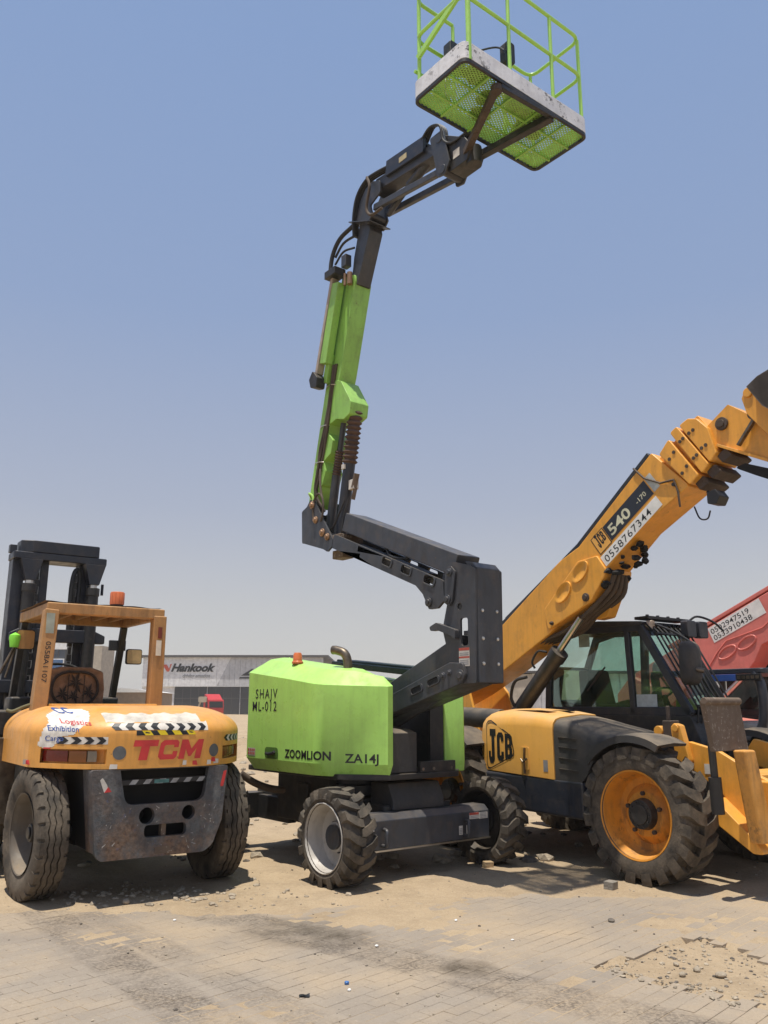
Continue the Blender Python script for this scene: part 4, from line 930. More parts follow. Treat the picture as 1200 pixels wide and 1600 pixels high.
# frame
m = MB(); m.prism(rpoly([(-2.45, .55), (2.2, .50), (2.25, .95), (-2.45, 1.0)], .04), 'y', -.36, .36); m.build('chassis', M['black'], P, .01)
m = MB()
for x in (-1.39, 1.39): m.cyl((x, -.82, .615), (x, .82, .615), .13, n=20); m.prism(rrect(x-.2, x+.2, .42, .82, .06), 'y', -.25, .25)
m.build('axle', M['black'], P, .01)
m = MB(); tw = rpoly([(-2.55, .72), (-1.55, .72), (-1.62, 1.25), (-1.80, 1.78), (-2.02, 2.0), (-2.30, 2.0), (-2.50, 1.7)], .08)
for y in (-.36, .33): m.prism(tw, 'y', y-.02, y+.02)
m.box(-2.5, -1.7, -.33, .30, .72, 1.1); m.build('boom_tower', M['jcb'], P, .01)
m = MB(); m.box(-1.93, -1.85, -.384, -.381, 1.12, 1.50); m.build('sticker', M['label_white'], P)
m = MB(); m.prism(rpoly([(-2.72, .45), (-2.52, .45), (-2.45, 1.25), (-2.60, 1.3)], .05), 'y', -.9, .9); m.build('counterweight', M['jcb'], P, .03)
# engine pod: black skirt, yellow bonnet, black moulded nose
m = MB(); m.prism(rpoly([(-.95, .50), (.62, .47), (.62, .845), (-.9, .87)], .04), 'y', -1.01, -.40); sk = m.build('engine_skirt', M['navy'], P, .03, 3)
def bonring(x, zt, zb, yo, yi, r):
    sec = [(yi, zb), (yo, zb), (yo, zt-r*1.0), (yo+r*.12, zt-r*.5), (yo+r*.42, zt-r*.16), (yo+r*1.0, zt), ((yo+yi)/2+.08, zt+.03), (yi-.06, zt+.02), (yi, zt-.05)]
    return [(x, y, z) for y, z in sec]
m = MB()
m.loft([bonring(-1.02, 1.26, .98, -.84, -.34, .14), bonring(-1.0, 1.40, .90, -.90, -.30, .16), bonring(-.93, 1.485, .885, -.955, -.26, .17), bonring(-.80, 1.535, .878, -.985, -.24, .17), bonring(-.4, 1.545, .865, -1.01, -.24, .16), bonring(.0, 1.52, .850, -1.012, -.24, .14), bonring(.235, 1.485, .84, -1.012, -.24, .13)])
bo = m.build('bonnet', M['bonnet'], P, .006, ang=50)
m = MB()
m.loft([bonring(.24, 1.472, .835, -1.002, -.25, .13), bonring(.45, 1.435, .83, -1.002, -.25, .13), bonring(.60, 1.405, .83, -1.0, -.25, .14), bonring(.66, 1.39, .90, -.985, -.25, .17), bonring(.74, 1.375, 1.05, -.97, -.25, .17), bonring(.95, 1.335, 1.18, -.95, -.25, .14), bonring(1.20, 1.28, 1.20, -.93, -.25, .07)])
no = m.build('bonnet_nose', M['plastic'], P, .008, ang=50)
for z in (.95, 1.06, 1.17, 1.27):
    m = MB(); m.loft([[(x, y, z+.012-.05*(x-.3)) for (x, y) in ((.30, -1.001), (.32, -1.012), (.55, -1.012), (.57, -1.0))], [(x, y, z-.012-.05*(x-.3)) for (x, y) in ((.30, -1.001), (.32, -1.006), (.55, -1.006), (.57, -1.0))]]); m.build('moulded_rib', M['plastic'], no)
m = MB(); m.prism(rrect(-.18, .16, -.62, -.54, .03), 'z', 1.54, 1.551); m.build('bonnet_slot', M['near_black'], bo)
m = MB(); m.prism(rrect(-.50, .02, -.84, -.68, .02), 'z', 1.552, 1.5545); m.build('worn_sticker', plain('worn_sticker', (.62, .42, .22), .7, var=.3), bo)
# raised brand badge on the bonnet side
def bmap(u, v, w):
    x = -.865+u; z = .895+v
    yo = -.985-.027*max(0, min(1, (x+.80)/.4)) if x > -.80 else -.985+(-.80-x)*.30
    top_ = 1.50; d = max(0, (z-(top_-.12))/.12); yo += .05*d*d
    return (x, yo-w-.0008, z)
bad = [(.03, .045), (.03, .50), (.065, .54), (.12, .545), (.44, .40), (.485, .355), (.52, .20), (.50, .155), (.44, .135), (.10, .0), (.05, .005)]
bad = rpoly(bad, .02, 3); cxb = (.26, .27); innb = [((p[0]-cxb[0])*.945+cxb[0], (p[1]-cxb[1])*.94+cxb[1]) for p in bad]
m = MB(); n_ = len(bad); m.add([bmap(*p, .002) for p in bad]+[bmap(*p, .002) for p in innb], [(i, (i+1) % n_, (i+1) % n_+n_, i+n_) for i in range(n_)]); m.build('badge_border', M['ink'], bo, flat=True)
def letters(m, fnm):
    def stroke(pl): 
        for a, b in zip(pl[:-1], pl[1:]):
            pass
    J = [(.0, .12), (.0, .06), (.03, .0), (.09, .0), (.13, .04), (.13, .27), (.16, .27), (.16, .34), (.03, .34), (.03, .27), (.065, .27), (.065, .07), (.055, .06), (.045, .07), (.045, .12)]
    Cc = [(.04, .0), (.11, .0), (.145, .04), (.145, .11), (.09, .11), (.09, .07), (.075, .06), (.06, .07), (.06, .27), (.075, .28), (.09, .27), (.09, .23), (.145, .23), (.145, .30), (.11, .34), (.04, .34), (.0, .30), (.0, .04)]
    Bo = [(.0, .0), (.11, .0), (.15, .04), (.15, .14), (.125, .17), (.15, .20), (.15, .30), (.11, .34), (.0, .34)]
    Bh = [[(.058, .06), (.058, .15), (.08, .15), (.092, .14), (.092, .07), (.08, .06)], [(.058, .195), (.058, .28), (.08, .28), (.092, .27), (.092, .205), (.08, .195)]]
    for pl, hs, ox, sy, oy in ((J, [], .075, 1.12, .065), (Cc, [], .225, .92, .098), (Bo, Bh, .365, .80, .125)):
        lo = [list(pl)]+[list(h) for h in hs]; sx = .86
        fl_ = [(ox+x*sx*.95, oy+y*sy) for l in lo for x, y in l]
        tr_ = tessellate_polygon([[V((x, y, 0)) for x, y in l] for l in lo])
        m.add([fnm(a, b, .0012) for a, b in fl_], [tuple(t) for t in tr_])
m = MB(); letters(m, bmap); m.build('lettering', M['ink'], bo, flat=True, label='black block lettering JCB')
m = MB(); m.prism(rrect(-.235, -.12, .92, 1.16, .015), 'y', -1.020, -1.012); la = m.build('latch_plate', M['bonnet'], bo, .002)
m = MB(); m.bar((-.18, -1.028, 1.01), (-.165, -1.03, 1.15), .012, .03, (0, 1, 0)); m.tube([(-.23, -1.03, 1.03), (-.19, -1.04, 1.0), (-.14, -1.03, 1.04)], .011, 7); m.bar((-.18, -1.026, .88), (-.18, -1.026, 1.0), .01, .03, (0, 1, 0)); m.build('latch', M['exh'], la)
m = MB(); m.grid(lambda a, b: bmap(a, b, .002), [.955, 1.0, 1.02], [.02, .14]); m.build('sticker', M['grey_ink'], bo)
# intake pipe and rear guard
m = MB(); m.cyl((-1.75, -.58, 1.47), (-.98, -.58, 1.44), .12, n=20); m.build('air_cleaner', M['plastic'], P, .015)
m = MB(); m.tube(smooth([(-1.78, -.62, 2.02), (-1.80, -.62, 1.9), (-1.78, -.62, 1.65), (-1.68, -.62, 1.55), (-1.5, -.6, 1.50)], 5), .045, 12); m.lathe([(.05, 0), (.085, .0), (.085, .05), (.0, .09)], 'z', (-1.78, -.62, 2.0), n=16); m.build('intake_pipe', M['plastic'], P)
def guard(x, a0, a1, y0, y1, R, th=.025, n=14, lip=0):
    m = MB(); rg_ = []
    for k in range(n+1):
        a = RD(a0+(a1-a0)*k/n); q = lambda r, y: (x+r*cos(a), y, .615+r*sin(a))
        rg_.append([q(R, y0), q(R, y1), q(R+th, y1), q(R+th+.012, (y0+y1)/2), q(R+th-.01, y0-.03), q(R-.05, y0-.035), q(R-.05, y0-.01)])
    m.loft(rg_); return m
guard(1.39, 140, 62, -1.20, -.80, .70).build('mudguard', M['plastic'], P, ang=30)
guard(1.39, 150, 40, .78, 1.2, .72).build('mudguard', M['plastic'], P, ang=30)
guard(-1.39, 100, 48, -1.2, -.8, .72).build('mudguard', M['plastic'], P, ang=30)
guard(-1.39, 130, 48, .8, 1.2, .72).build('mudguard', M['plastic'], P, ang=30)
# boom
BYA, BYB = -.20, .22
ou = [(-2.45, 1.62), (-2.0, 1.55), (-1.20, 1.915), (-.60, 2.285), (-.02, 2.52), (.10, 2.49), (.22, 2.53), (.34, 2.66), (.50, 2.98), (.62, 3.07), (1.07, 3.19), (1.70, 3.80), (1.16, 4.43), (.05, 3.60), (-.28, 3.42), (-1.25, 2.735), (-2.1, 2.15), (-2.50, 1.95)]
m = MB(); m.prism(rpoly([(-2.45, 1.58), (-1.98, 1.75), (-1.32, 2.043), (-.517, 2.448), (.394, 3.107), (.905, 3.52), (1.60, 3.888), (1.150, 4.36), (.03, 3.46), (-.28, 3.33), (-1.28, 2.66), (-2.1, 2.12), (-2.48, 1.95)], .03), 'y', BYA, BYB); jb_ = m.build('boom', M['jcb'], P, .02, 3)
m = MB(); m.prism(rpoly([(-.546, 2.762), (.025, 3.283), (.319, 3.31), (.438, 3.136), (.417, 3.06), (.195, 2.784), (-.025, 2.692), (-.50, 2.50)], .04), 'y', BYA-.028, BYB+.03); m.prism(rpoly([(-.08, 2.9), (.25, 3.0), (.33, 2.86), (.20, 2.62), (.02, 2.60), (-.06, 2.7)], .04), 'y', .04, .20); bl_ = m.build('boom_gusset', M['jcb'], jb_, .012)
for cx, cz in ((.06, 3.15), (-.22, 2.935)):
    m = MB(); k_ = 22; rg_ = []
    for r, y in ((.155, -.2285), (.15, -.246), (.125, -.246), (.105, -.231)):
        rg_.append([(cx+r*.9*(cos(2*pi*i/k_)*.92-sin(2*pi*i/k_)*.225), y, cz+r*.9*(sin(2*pi*i/k_)*.66+cos(2*pi*i/k_)*.62)) for i in range(k_)])
    m.loft(rg_); m.build('pressed_ring', M['jcb'], bl_, ang=60)
m = MB()
for (x, z, r) in ((.13, 2.84, .05), (-.42, 2.58, .025)): m.lathe([(0, -.04), (r*.6, -.04), (r*.6, -.02), (r, -.018), (r, .0)], 'y', (x, BYA-.028, z), n=18)
each(m, 'pin', M['rust_dark'], bl_, .003)
m = MB(); m.bar((.02, -.02, 3.49), (1.10, -.02, 4.36), .34, .05); m.bar((-1.27, -.02, 2.70), (.04, -.02, 3.50), .34, .05); m.bar((-2.2, -.02, 2.14), (-1.25, -.02, 2.72), .3, .05); m.build('boom_top_cover', M['navy'], P, .008)
bd = V((1, 0, .705)).normalized(); bn = V((-.705, 0, 1)).normalized()       # along / across the boom
def bpt(s, t, y): o = V((1.14, 0, 4.42)); q = o + bd*s - bn*t; return (q.x, y, q.z)
def brect(m, s0, s1, t0, t1, y0, y1, r=.03):
    pl = [(lambda q: (q[0], q[2]))(bpt(s, t, 0)) for s, t in rrect(s0, s1, t0, t1, r, 3)]; m.prism(pl, 'y', y0, y1)
bmp = lambda s, t, y=BYA: flatmap(bpt(s, t, y-.002), bd, bn)
TH = .72                                                                     # depth of the outer boom at its end
COLS = ([(1.276, 4.30), (1.413, 4.445), (1.742, 3.961), (1.626, 3.877)], [(1.427, 4.51), (1.517, 4.565), (1.863, 4.056), (1.775, 3.968)], [(1.539, 4.567), (1.655, 4.615), (1.762, 4.585), (1.882, 4.446), (1.957, 4.156), (1.871, 4.068)])
for i, (pl, g_) in enumerate(zip(COLS, (.042, .032, .022))):
    m = MB(); m.prism(rpoly(pl, .03), 'y', BYA-g_, BYB+g_); co = m.build('boom_collar', M['jcb'], P, .012)
    e = V(pl[-1] if i < 2 else (1.91, 4.11)); f_ = V(pl[-2] if i < 2 else (1.957, 4.156)); a, b = V((.74, -.16)), V((.10, -.16))
    m = MB(); q0 = e+V((.01, .03)); m.prism(rpoly([tuple(q0), tuple(q0+V((.11, .06))), tuple(q0+V((.18, -.03))), tuple(q0+V((.06, -.09)))], .02), 'y', BYA+.03, BYB-.01); m.build('wear_pad', M['rust_dark'], co, .01)
    tp = (V(pl[0])+V(pl[1]))/2; bt = (V(pl[-1])+V(pl[-2]))/2; w_ = (V(pl[1])-V(pl[0]))*.22
    m = MB()
    for u in (.28, .70):
        for sg in (-1, 1):
            q = tp.lerp(bt, u)+w_*sg; m.cyl((q.x, BYA-g_-.008, q.y), (q.x, BYA-g_+.005, q.y), .020, n=10)
    each(m, 'bolt', M['rust_dark'], co)
m = MB(); brect(m, -.3, .62, .16, TH-.16, BYA+.04, BYB-.04); m.build('inner_boom', M['jcb'], P, .01)
m = MB(); hd = rpoly([(1.70, 4.36), (1.85, 4.49), (2.101, 4.653), (2.33, 4.47), (2.62, 4.20), (2.98, 3.80), (3.0, 3.66), (2.467, 3.969), (2.103, 4.178), (1.932, 4.258), (1.75, 4.2)], .02); m.prism(hd, 'y', BYA+.035, BYB-.035); hd_ = m.build('boom_head', M['jcb'], P, .012)
m = MB(); m.bar((1.95, 0, 4.245), (2.95, 0, 3.69), .40, .03); m.build('head_flange', M['jcb'], hd_, .004)
m = MB(); m.prism(rpoly([(2.08, 3.98), (2.2, 4.0), (2.55, 3.84), (2.9, 3.6), (2.75, 3.62), (2.5, 3.74), (2.3, 3.85)], .02), 'y', -.12, .1); m.build('grease_drip', M['near_black'], hd_)
m = MB(); q = (2.02, BYA+.035, 4.46); m.lathe([(0, -.045), (.04, -.045), (.04, -.03), (.07, -.028), (.07, 0)], 'y', q, n=18); each(m, 'pin', M['rust_dark'], hd_, .003)
m = MB(); m.bar((2.20, BYA-.01, 4.17), (2.42, BYA-.01, 4.42), .03, .05, (0, 1, 0)); m.cyl((2.40, BYA-.04, 4.45), (2.40, .1, 4.45), .06); m.build('crowd_link', M['exh'], P, .004)
m = MB(); m.prism(rpoly([(2.32, 4.62), (2.36, 4.70), (2.45, 4.72), (2.75, 4.42), (3.0, 3.9), (2.8, 3.9), (2.5, 4.25), (2.36, 4.45)], .03), 'y', -.28, -.23); m.prism(rpoly([(2.32, 4.62), (2.36, 4.70), (2.45, 4.72), (2.75, 4.42), (3.0, 3.9), (2.8, 3.9), (2.5, 4.25), (2.36, 4.45)], .03), 'y', .2, .25); m.cyl((2.40, -.3, 4.66), (2.40, .27, 4.66), .05); m.build('carriage', M['jcb'], P, .008)
bkp = [(2.34, 4.80), (2.60, 5.16), (3.05, 5.42), (3.12, 5.40), (2.68, 5.10), (2.46, 4.82), (2.62, 4.66), (3.05, 4.20), (2.98, 4.16), (2.56, 4.55)]
m = MB(); m.prism([(2.48, 4.66), (2.60, 4.73), (2.95, 4.82), (3.4, 4.80), (3.4, 4.77), (2.97, 4.78), (2.62, 4.69), (2.56, 4.62), (2.66, 4.46), (3.15, 4.0), (3.12, 3.97), (2.62, 4.42)], 'y', -.42, 1.45)
for y in (-.45, 1.45): m.prism([(2.48, 4.66), (2.60, 4.73), (2.95, 4.82), (3.4, 4.80), (3.35, 4.4), (3.15, 3.98), (2.62, 4.42)], 'y', y, y+.028); m.build('bucket', paint('worn_bucket', (.13, .11, .10), .6, .3, .6, (.08, .05, .035), streak=.6, tone=.3, bump=.3), P, .008)
# work lamp and hoses under the boom
m = MB(); m.tube([(1.74, -.1, 3.80), (1.80, -.12, 3.74)], .02, 8); m.prism(rpoly([(1.80, 3.76), (1.90, 3.78), (1.95, 3.70), (1.90, 3.62), (1.80, 3.64)], .02), 'y', -.22, -.05); m.tube(smooth([(1.60, -.15, 3.66), (1.66, -.16, 3.52), (1.75, -.16, 3.50), (1.79, -.16, 3.58)], 4), .010, 6); m.build('work_lamp', M['ink'], P, .006)
for i in range(4):
    y = -.14+.07*i
    m = MB(); m.tube(smooth([bpt(-1.30, TH+.0, y), bpt(-1.5, TH+.09+.02*i, y), bpt(-1.9, TH+.10, y-.02), bpt(-2.25, TH+.05+.01*i, y), bpt(-2.7, TH-.12, y), bpt(-3.0, TH-.2, y)], 5), .028, 8); m.build('hose', M['hose_brown'], P)
m = MB()
rj = random.Random(5)
for k in range(26):
    s = -.85-rj.random()*.8; t = TH-.06+rj.random()*.14
    q = bpt(s, t, BYA+.02+rj.random()*.35); rock_mb(m, (q[0], q[1], q[2]+.03), .025+.035*rj.random(), 300+k, .8)
m.build('grease_clump', M['near_black'], P, flat=True, kind='stuff')
m = MB(); m.tube([bpt(-.30, .02, BYA-.012), bpt(-.27, .22, BYA-.014), bpt(-.16, .42, BYA-.014), bpt(-.02, .52, BYA-.02), bpt(-.07, .66, BYA-.014), bpt(-.16, .80, BYA-.012)], .012, 6); m.build('boom_cable', M['rust_dark'], P)
m = MB(); m.cyl(bpt(-.055, .56, BYA+.01), bpt(-.055, .56, BYA-.03), .02); m.build('cable_clip', M['ink'], P)
for i in range(3):
    m = MB(); m.tube([bpt(-2.9, TH-.30+.04*i, -.08+.1*i), bpt(-3.6, TH-.36+.04*i, -.08+.1*i), bpt(-4.3, TH-.5+.04*i, -.08+.1*i)], .022, 8); m.build('hose', M['hose'], P)
# decals on the boom side
m = MB(); fn = bmp(-1.13, .50); 
def quad(m, fn, u0, u1, v0, v1, w=.0): m.add([fn(u0, v0, w), fn(u1, v0, w), fn(u1, v1, w), fn(u0, v1, w)], [(0, 1, 2, 3)])
DO_ = bmp(-1.275, .455)
DO = lambda a, b, w: DO_(a*.8, b*.8, w)
quad(m, DO, .28, 1.22, .02, .29, .001); de = m.build('model_decal', plain('decal_navy', (.02, .024, .035), .4), P, label='dark decal with pale figures 540')
m = MB(); m.text('540', .165, lambda a, b, w: DO(a+.33, b+.07, w+.0014), .022, 0, 1.35); m.build('lettering', plain('decal_cream', (.60, .58, .42), .5), de, flat=True); m = MB(); m.text('-170', .075, lambda a, b, w: DO(a+.93, b+.10, w+.0014), .008, .0, 1.1); m.build('lettering', plain('decal_cream', (.60, .58, .42), .5), de, flat=True)
m = MB(); quad(m, DO, .0, .27, .0, .30, .001); b2 = m.build('badge', M['ink'], P, label='small square badge JCB'); m = MB(); quad(m, DO, .012, .258, .012, .288, .0018); m.build('badge_face', M['bonnet'], b2)
m = MB(); letters(m, lambda a, b, w: DO(.03+a*.42, .03+b*.62, w+.0014)); m.build('lettering', M['ink'], b2, flat=True)
m = MB(); quad(m, DO, 1.24, 1.36, .03, .30, .001); m.build('worn_sticker', plain('pale_sticker', (.48, .50, .48), .6, var=.25), P)
m = MB(); quad(m, DO, -.03, 1.22, -.20, -.025, .001); d2 = m.build('phone_decal', M['white'], P, label='white strip with phone number 0558767344')
m = MB(); m.text('0558767344', .115, lambda a, b, w: DO(a+.02, b-.172, w+.0014), .002, 0, 1.16, space=1.12); m.build('lettering', M['ink'], d2, flat=True)
# lift ram
m = MB(); m.cyl((-.02, -.16, 2.62), (-.62, -.16, 2.02), .042, n=16); m.build('ram_rod', M['steel'], P)
m = MB(); m.cyl((-.40, -.16, 2.22), (-1.22, -.16, 1.42), .098, n=24); m.cyl((-.38, -.16, 2.24), (-.46, -.16, 2.16), .112, n=24); rm = m.build('lift_ram', M['black'], P)
m = MB(); m.tube(smooth([(-.52, -.24, 2.24), (-.64, -.27, 2.25), (-.74, -.27, 2.13), (-.72, -.25, 2.05)], 5), .014, 8); m.tube(smooth([(-.86, -.25, 1.95), (-1.02, -.3, 1.9), (-1.12, -.28, 1.72), (-1.1, -.25, 1.6)], 5), .02, 8); m.build('hose', M['hose'], rm)
# cab on the far side
CX = [(-1.16, 1.10), (-1.10, 2.10), (-.92, 2.49), (-.62, 2.565), (.42, 2.53), (.98, 1.58), (1.02, 1.10)]
y0, y1 = .36, 1.16
m = MB()
def frame(m, pts, w, y): 
    for a, b in zip(pts[:-1], pts[1:]): m.bar((a[0], y, a[1]), (b[0], y, b[1]), .06, w, (0, 1, 0))
for y in (y0+.03, y1-.03):
    for a, b, w in (((-1.12, 1.5), (-1.07, 2.12), .09), ((-1.08, 2.08), (-.90, 2.47), .09), ((-.93, 2.46), (-.60, 2.53), .09), ((-.62, 2.53), (.42, 2.50), .09), ((.38, 2.53), (.99, 1.50), .10), ((-.12, 2.5), (-.17, 1.5), .10) if y > 1 else ((.20, 2.5), (.23, 1.5), .075), ((-1.12, 1.54), (1.0, 1.54), .10)):
        m.bar((a[0], y, a[1]), (b[0], y, b[1]), .06, w, (0, 1, 0)) if False else m.bar((a[0], y, a[1]), (b[0], y, b[1]), w, .06, (0, 1, 0))
cf = m.build('cab', M['navy'], P, .012)
m = MB(); m.prism(rpoly([(-.95, 2.50), (-.62, 2.555), (.44, 2.53), (.46, 2.57), (-.2, 2.62), (-.62, 2.61), (-.98, 2.56)], .03), 'y', y0-.02, y1+.02); m.build('cab_roof', M['navy'], cf, .012)
m = MB(); m.prism(rpoly([(-1.16, .85), (1.1, .85), (1.12, 1.2), (1.0, 1.50), (-1.14, 1.50)], .06), 'y', y0+.0, y1); m.build('cab_lower', M['black'], cf, .015)
m = MB(); m.prism([(-1.08, 1.55), (-1.03, 2.10), (-.88, 2.44), (-.62, 2.49), (.36, 2.46), (.92, 1.55)], 'y', y0+.028, y0+.033); m.build('side_window', M['glass'], cf)
m = MB(); m.prism([(-1.08, 1.55), (-1.03, 2.10), (-.88, 2.44), (-.62, 2.49), (.36, 2.46), (.92, 1.55)], 'y', y1-.033, y1-.028); m.build('side_window', M['glass'], cf)
m = MB(); a, b = V((.42, 0, 2.50)), V((1.0, 0, 1.55)); m.add([(a.x, y0+.06, a.z), (a.x, y1-.06, a.z), (b.x, y1-.06, b.z), (b.x, y0+.06, b.z)], [(0, 1, 2, 3)]); m.build('windscreen', M['glass'], cf)
m = MB(); m.add([(-1.085, y0+.06, 1.56), (-1.085, y1-.06, 1.56), (-1.04, y1-.06, 2.1), (-1.04, y0+.06, 2.1)], [(0, 1, 2, 3)]); m.build('rear_window', M['glass'], cf)
for k in range(9):
    y = y0+.06+k*.085; m = MB(); m.tube([(.44, y, 2.56), (.58, y, 2.42), (1.06, y, 1.58), (1.04, y, 1.42)], .011, 6); m.build('screen_guard_bar', M['ink'], cf)
m = MB(); m.tube([(.60, y0+.04, 2.42), (.60, y1-.04, 2.42)], .016, 6); m.tube([(1.07, y0+.04, 1.60), (1.07, y1-.04, 1.60)], .016, 6); m.build('guard_cross_bar', M['ink'], cf)
m = MB(); m.box(.30, .50, y0+.05, y1+.05, 2.60, 2.635); [m.cyl((.42, y, 2.60), (.42, y, 2.66), .02) for y in (.5, .7, .9, 1.1)]; m.build('roof_bracket', M['ink'], cf, .004)
m = MB(); m.cyl((.50, .47, 2.53), (.44, .47, 2.55), .055, .04, n=16); m.build('head_lamp', plain('lamp_glass', (.6, .5, .42), .3), cf)
for y in (1.02, 1.26): m = MB(); m.prism(rrect(y-.09, y+.09, 2.40, 2.60, .03), 'x', .56, .66); m.build('work_lamp', M['navy'], cf, .012)
m = MB(); m.tube(smooth([(.56, 1.1, 2.6), (.62, 1.2, 2.66), (.72, 1.36, 2.6), (.82, 1.42, 2.48)], 5), .014, 7); m.tube(smooth([(.52, .5, 2.54), (.70, .6, 2.44), (.92, .65, 2.28), (.98, .66, 2.16)], 5), .014, 7); each(m, 'mirror_arm', M['ink'], cf)
m = MB(); m.loft([[(.93+d, .52+(.155-ins)*sx_, 2.07+(.245-ins)*sz_) for sx_, sz_ in [(cos(a)*abs(cos(a))**-.45 if abs(cos(a)) > .01 else 0, sin(a)*abs(sin(a))**-.55 if abs(sin(a)) > .01 else 0) for a in [2*pi*k/20+.05 for k in range(20)]]] for d, ins in ((-.05, .03), (-.03, .0), (.03, .0), (.075, .035), (.09, .09))]); m.build('mirror', M['plastic'], P, ang=50)
m = MB(); m.cyl((1.0, .52, 2.0), (1.08, .56, 1.98), .03); m.build('mirror_knuckle', M['exh'], P)
# cab inside: seat, wheel, column, round far mirror
m = MB(); m.prism(rpoly([(-.62, 1.48), (-.05, 1.48), (-.02, 1.60), (-.50, 1.62), (-.60, 2.05), (-.74, 2.05), (-.72, 1.5)], .05), 'y', .55, .98); m.build('seat', M['near_black'], cf, .02)
m = MB(); m.prism(rpoly([(-.62, 1.46), (.42, 1.46), (.50, 1.53), (.1, 1.65), (-.35, 1.68), (-.60, 1.62)], .08), 'y', .98, 1.09); m.build('door_panel', plain('cab_trim', (.055, .07, .04), .8), cf, .02)
m = MB(); m.tube([(.55, .76, 1.3), (.38, .76, 1.72)], .035, 8); m.tube([V((.36, .76, 1.75))+V((.075*cos(a)*.9, .17*sin(a), .15*cos(a)*.0+.06*cos(a))) for a in [2*pi*k/18 for k in range(18)]], .014, 7, closed=True); m.build('steering_wheel', M['near_black'], cf)
m = MB(); m.lathe([(0, 0), (.10, .0), (.105, .02), (.08, .04), (0, .05)], 'x', (-.10, 1.32, 2.05), n=20); m.tube([(-.08, 1.32, 2.0), (.15, 1.25, 1.76)], .012, 7); m.build('round_mirror', plain('mirror_back', (.30, .26, .24), .4), P)
m = MB(); m.box(.28, .56, y0+.020, y0+.026, 1.58, 1.73); m.build('paper_sheet', plain('paper', (.45, .50, .50), .7), cf)
m = MB(); m.box(-.55, -.38, y0+.020, y0+.026, 2.32, 2.46); m.build('window_sticker', plain('glass_sticker', (.25, .32, .31), .6), cf)
m = MB(); m.tube([(-.45, y0+.015, 1.78), (-.15, y0+.01, 2.06)], .010, 6); m.tube([(-.3, y0+.01, 1.93), (-.2, y0+.01, 2.02)], .016, 6); m.build('wiper', M['ink'], cf)
m = MB(); m.cyl((.72, .7, 1.56), (.72, .7, 1.68), .12, .11, n=16); m.build('hard_hat', plain('lime_hat', (.35, .42, .06), .5), cf)
# front frame, stabilisers
fp = rpoly([(1.45, 1.06), (1.62, 1.27), (1.92, 1.20), (2.3, 1.0), (2.6, .88), (2.6, .7), (2.35, .52), (2.1, .6), (1.95, .8), (1.7, .98)], .03)
m = MB(); m.prism(fp, 'y', -.62, -.56); m.prism(fp, 'y', .50, .56); m.box(1.9, 2.3, -.56, .50, .62, 1.0); fr = m.build('front_frame', M['jcb'], P, .01)
m = MB(); m.cyl((1.55, -.715, 1.39), (1.55, -.60, 1.39), .035); m.cyl((1.36, -.72, 1.36), (1.36, -.60, 1.36), .05); each(m, 'pin', M['jcb'], fr, .006)
m = MB(); m.prism(rpoly([(1.49, 1.40), (1.53, 1.44), (1.60, 1.42), (1.68, 1.08), (1.53, 1.04)], .03), 'y', -.70, -.62); m.build('pivot_lug', M['jcb'], P, .01)
m = MB(); m.bar((1.28, -.8, 1.22), (1.52, -.8, 1.25), .1, .06); m.build('bracket', M['jcb'], P, .008)
m = MB(); m.box(1.78, 1.84, -.625, -.622, .98, 1.07); m.build('sticker', M['label_white'], fr)
def stabil(sg):
    lg = MB(); ym = -.95 if sg < 0 else .84
    lg.prism([(ym+.05, .46), (ym+.26, .46), (ym+.085, 1.23), (ym-.085, 1.23)], 'x', 2.34, 2.46)
    l = lg.build('stabiliser_leg', M['leg'], P, .02)
    a = MB(); a.prism([(ym+.30, .42), (ym+.46, .46), (ym+.40, .96), (ym+.27, .96)], 'x', 2.28, 2.46); a.build('leg_sleeve', M['jcb'], l, .02)
    f = MB(); f.loft([[(2.30+dx, ym+yy, z) for yy, z in ((-.40, 1.645), (.13, 1.645), (.21, 1.22), (-.30, 1.22))] for dx in (-.03, .02)]); f.cyl((2.315, ym-.40, 1.64), (2.315, ym+.13, 1.64), .033, n=12); f.build('foot_plate', M['rust'], l, .006)
    d = MB(); d.cyl((2.22, ym-.18, .70), (2.22, ym-.19, 1.0), .055, n=14); d.cyl((2.22, ym-.19, 1.0), (2.22, ym-.2, 1.32), .032, n=12); d.build('stabiliser_ram', M['black'], l)
M['leg'] = paint('scraped_yellow', (.66, .31, .06), .5, .3, 1.2, (.06, .042, .03), streak=.6, grease=1.0, tone=.12, bump=.3)
stabil(-1); stabil(1)
m = MB(); m.prism(rpoly([(1.95, .80), (2.30, .50), (2.42, .36), (2.30, .36), (2.0, .55), (1.9, .7)], .03), 'y', -.80, -.55); m.build('lower_bracket', M['jcb'], P, .01)
m = MB(); m.box(1.40, 1.50, -.70, -.56, 1.28, 1.46); m.cyl((1.42, -.62, 1.46), (1.42, -.62, 1.60), .02); m.build('hose_block', M['rust_dark'], P, .008)
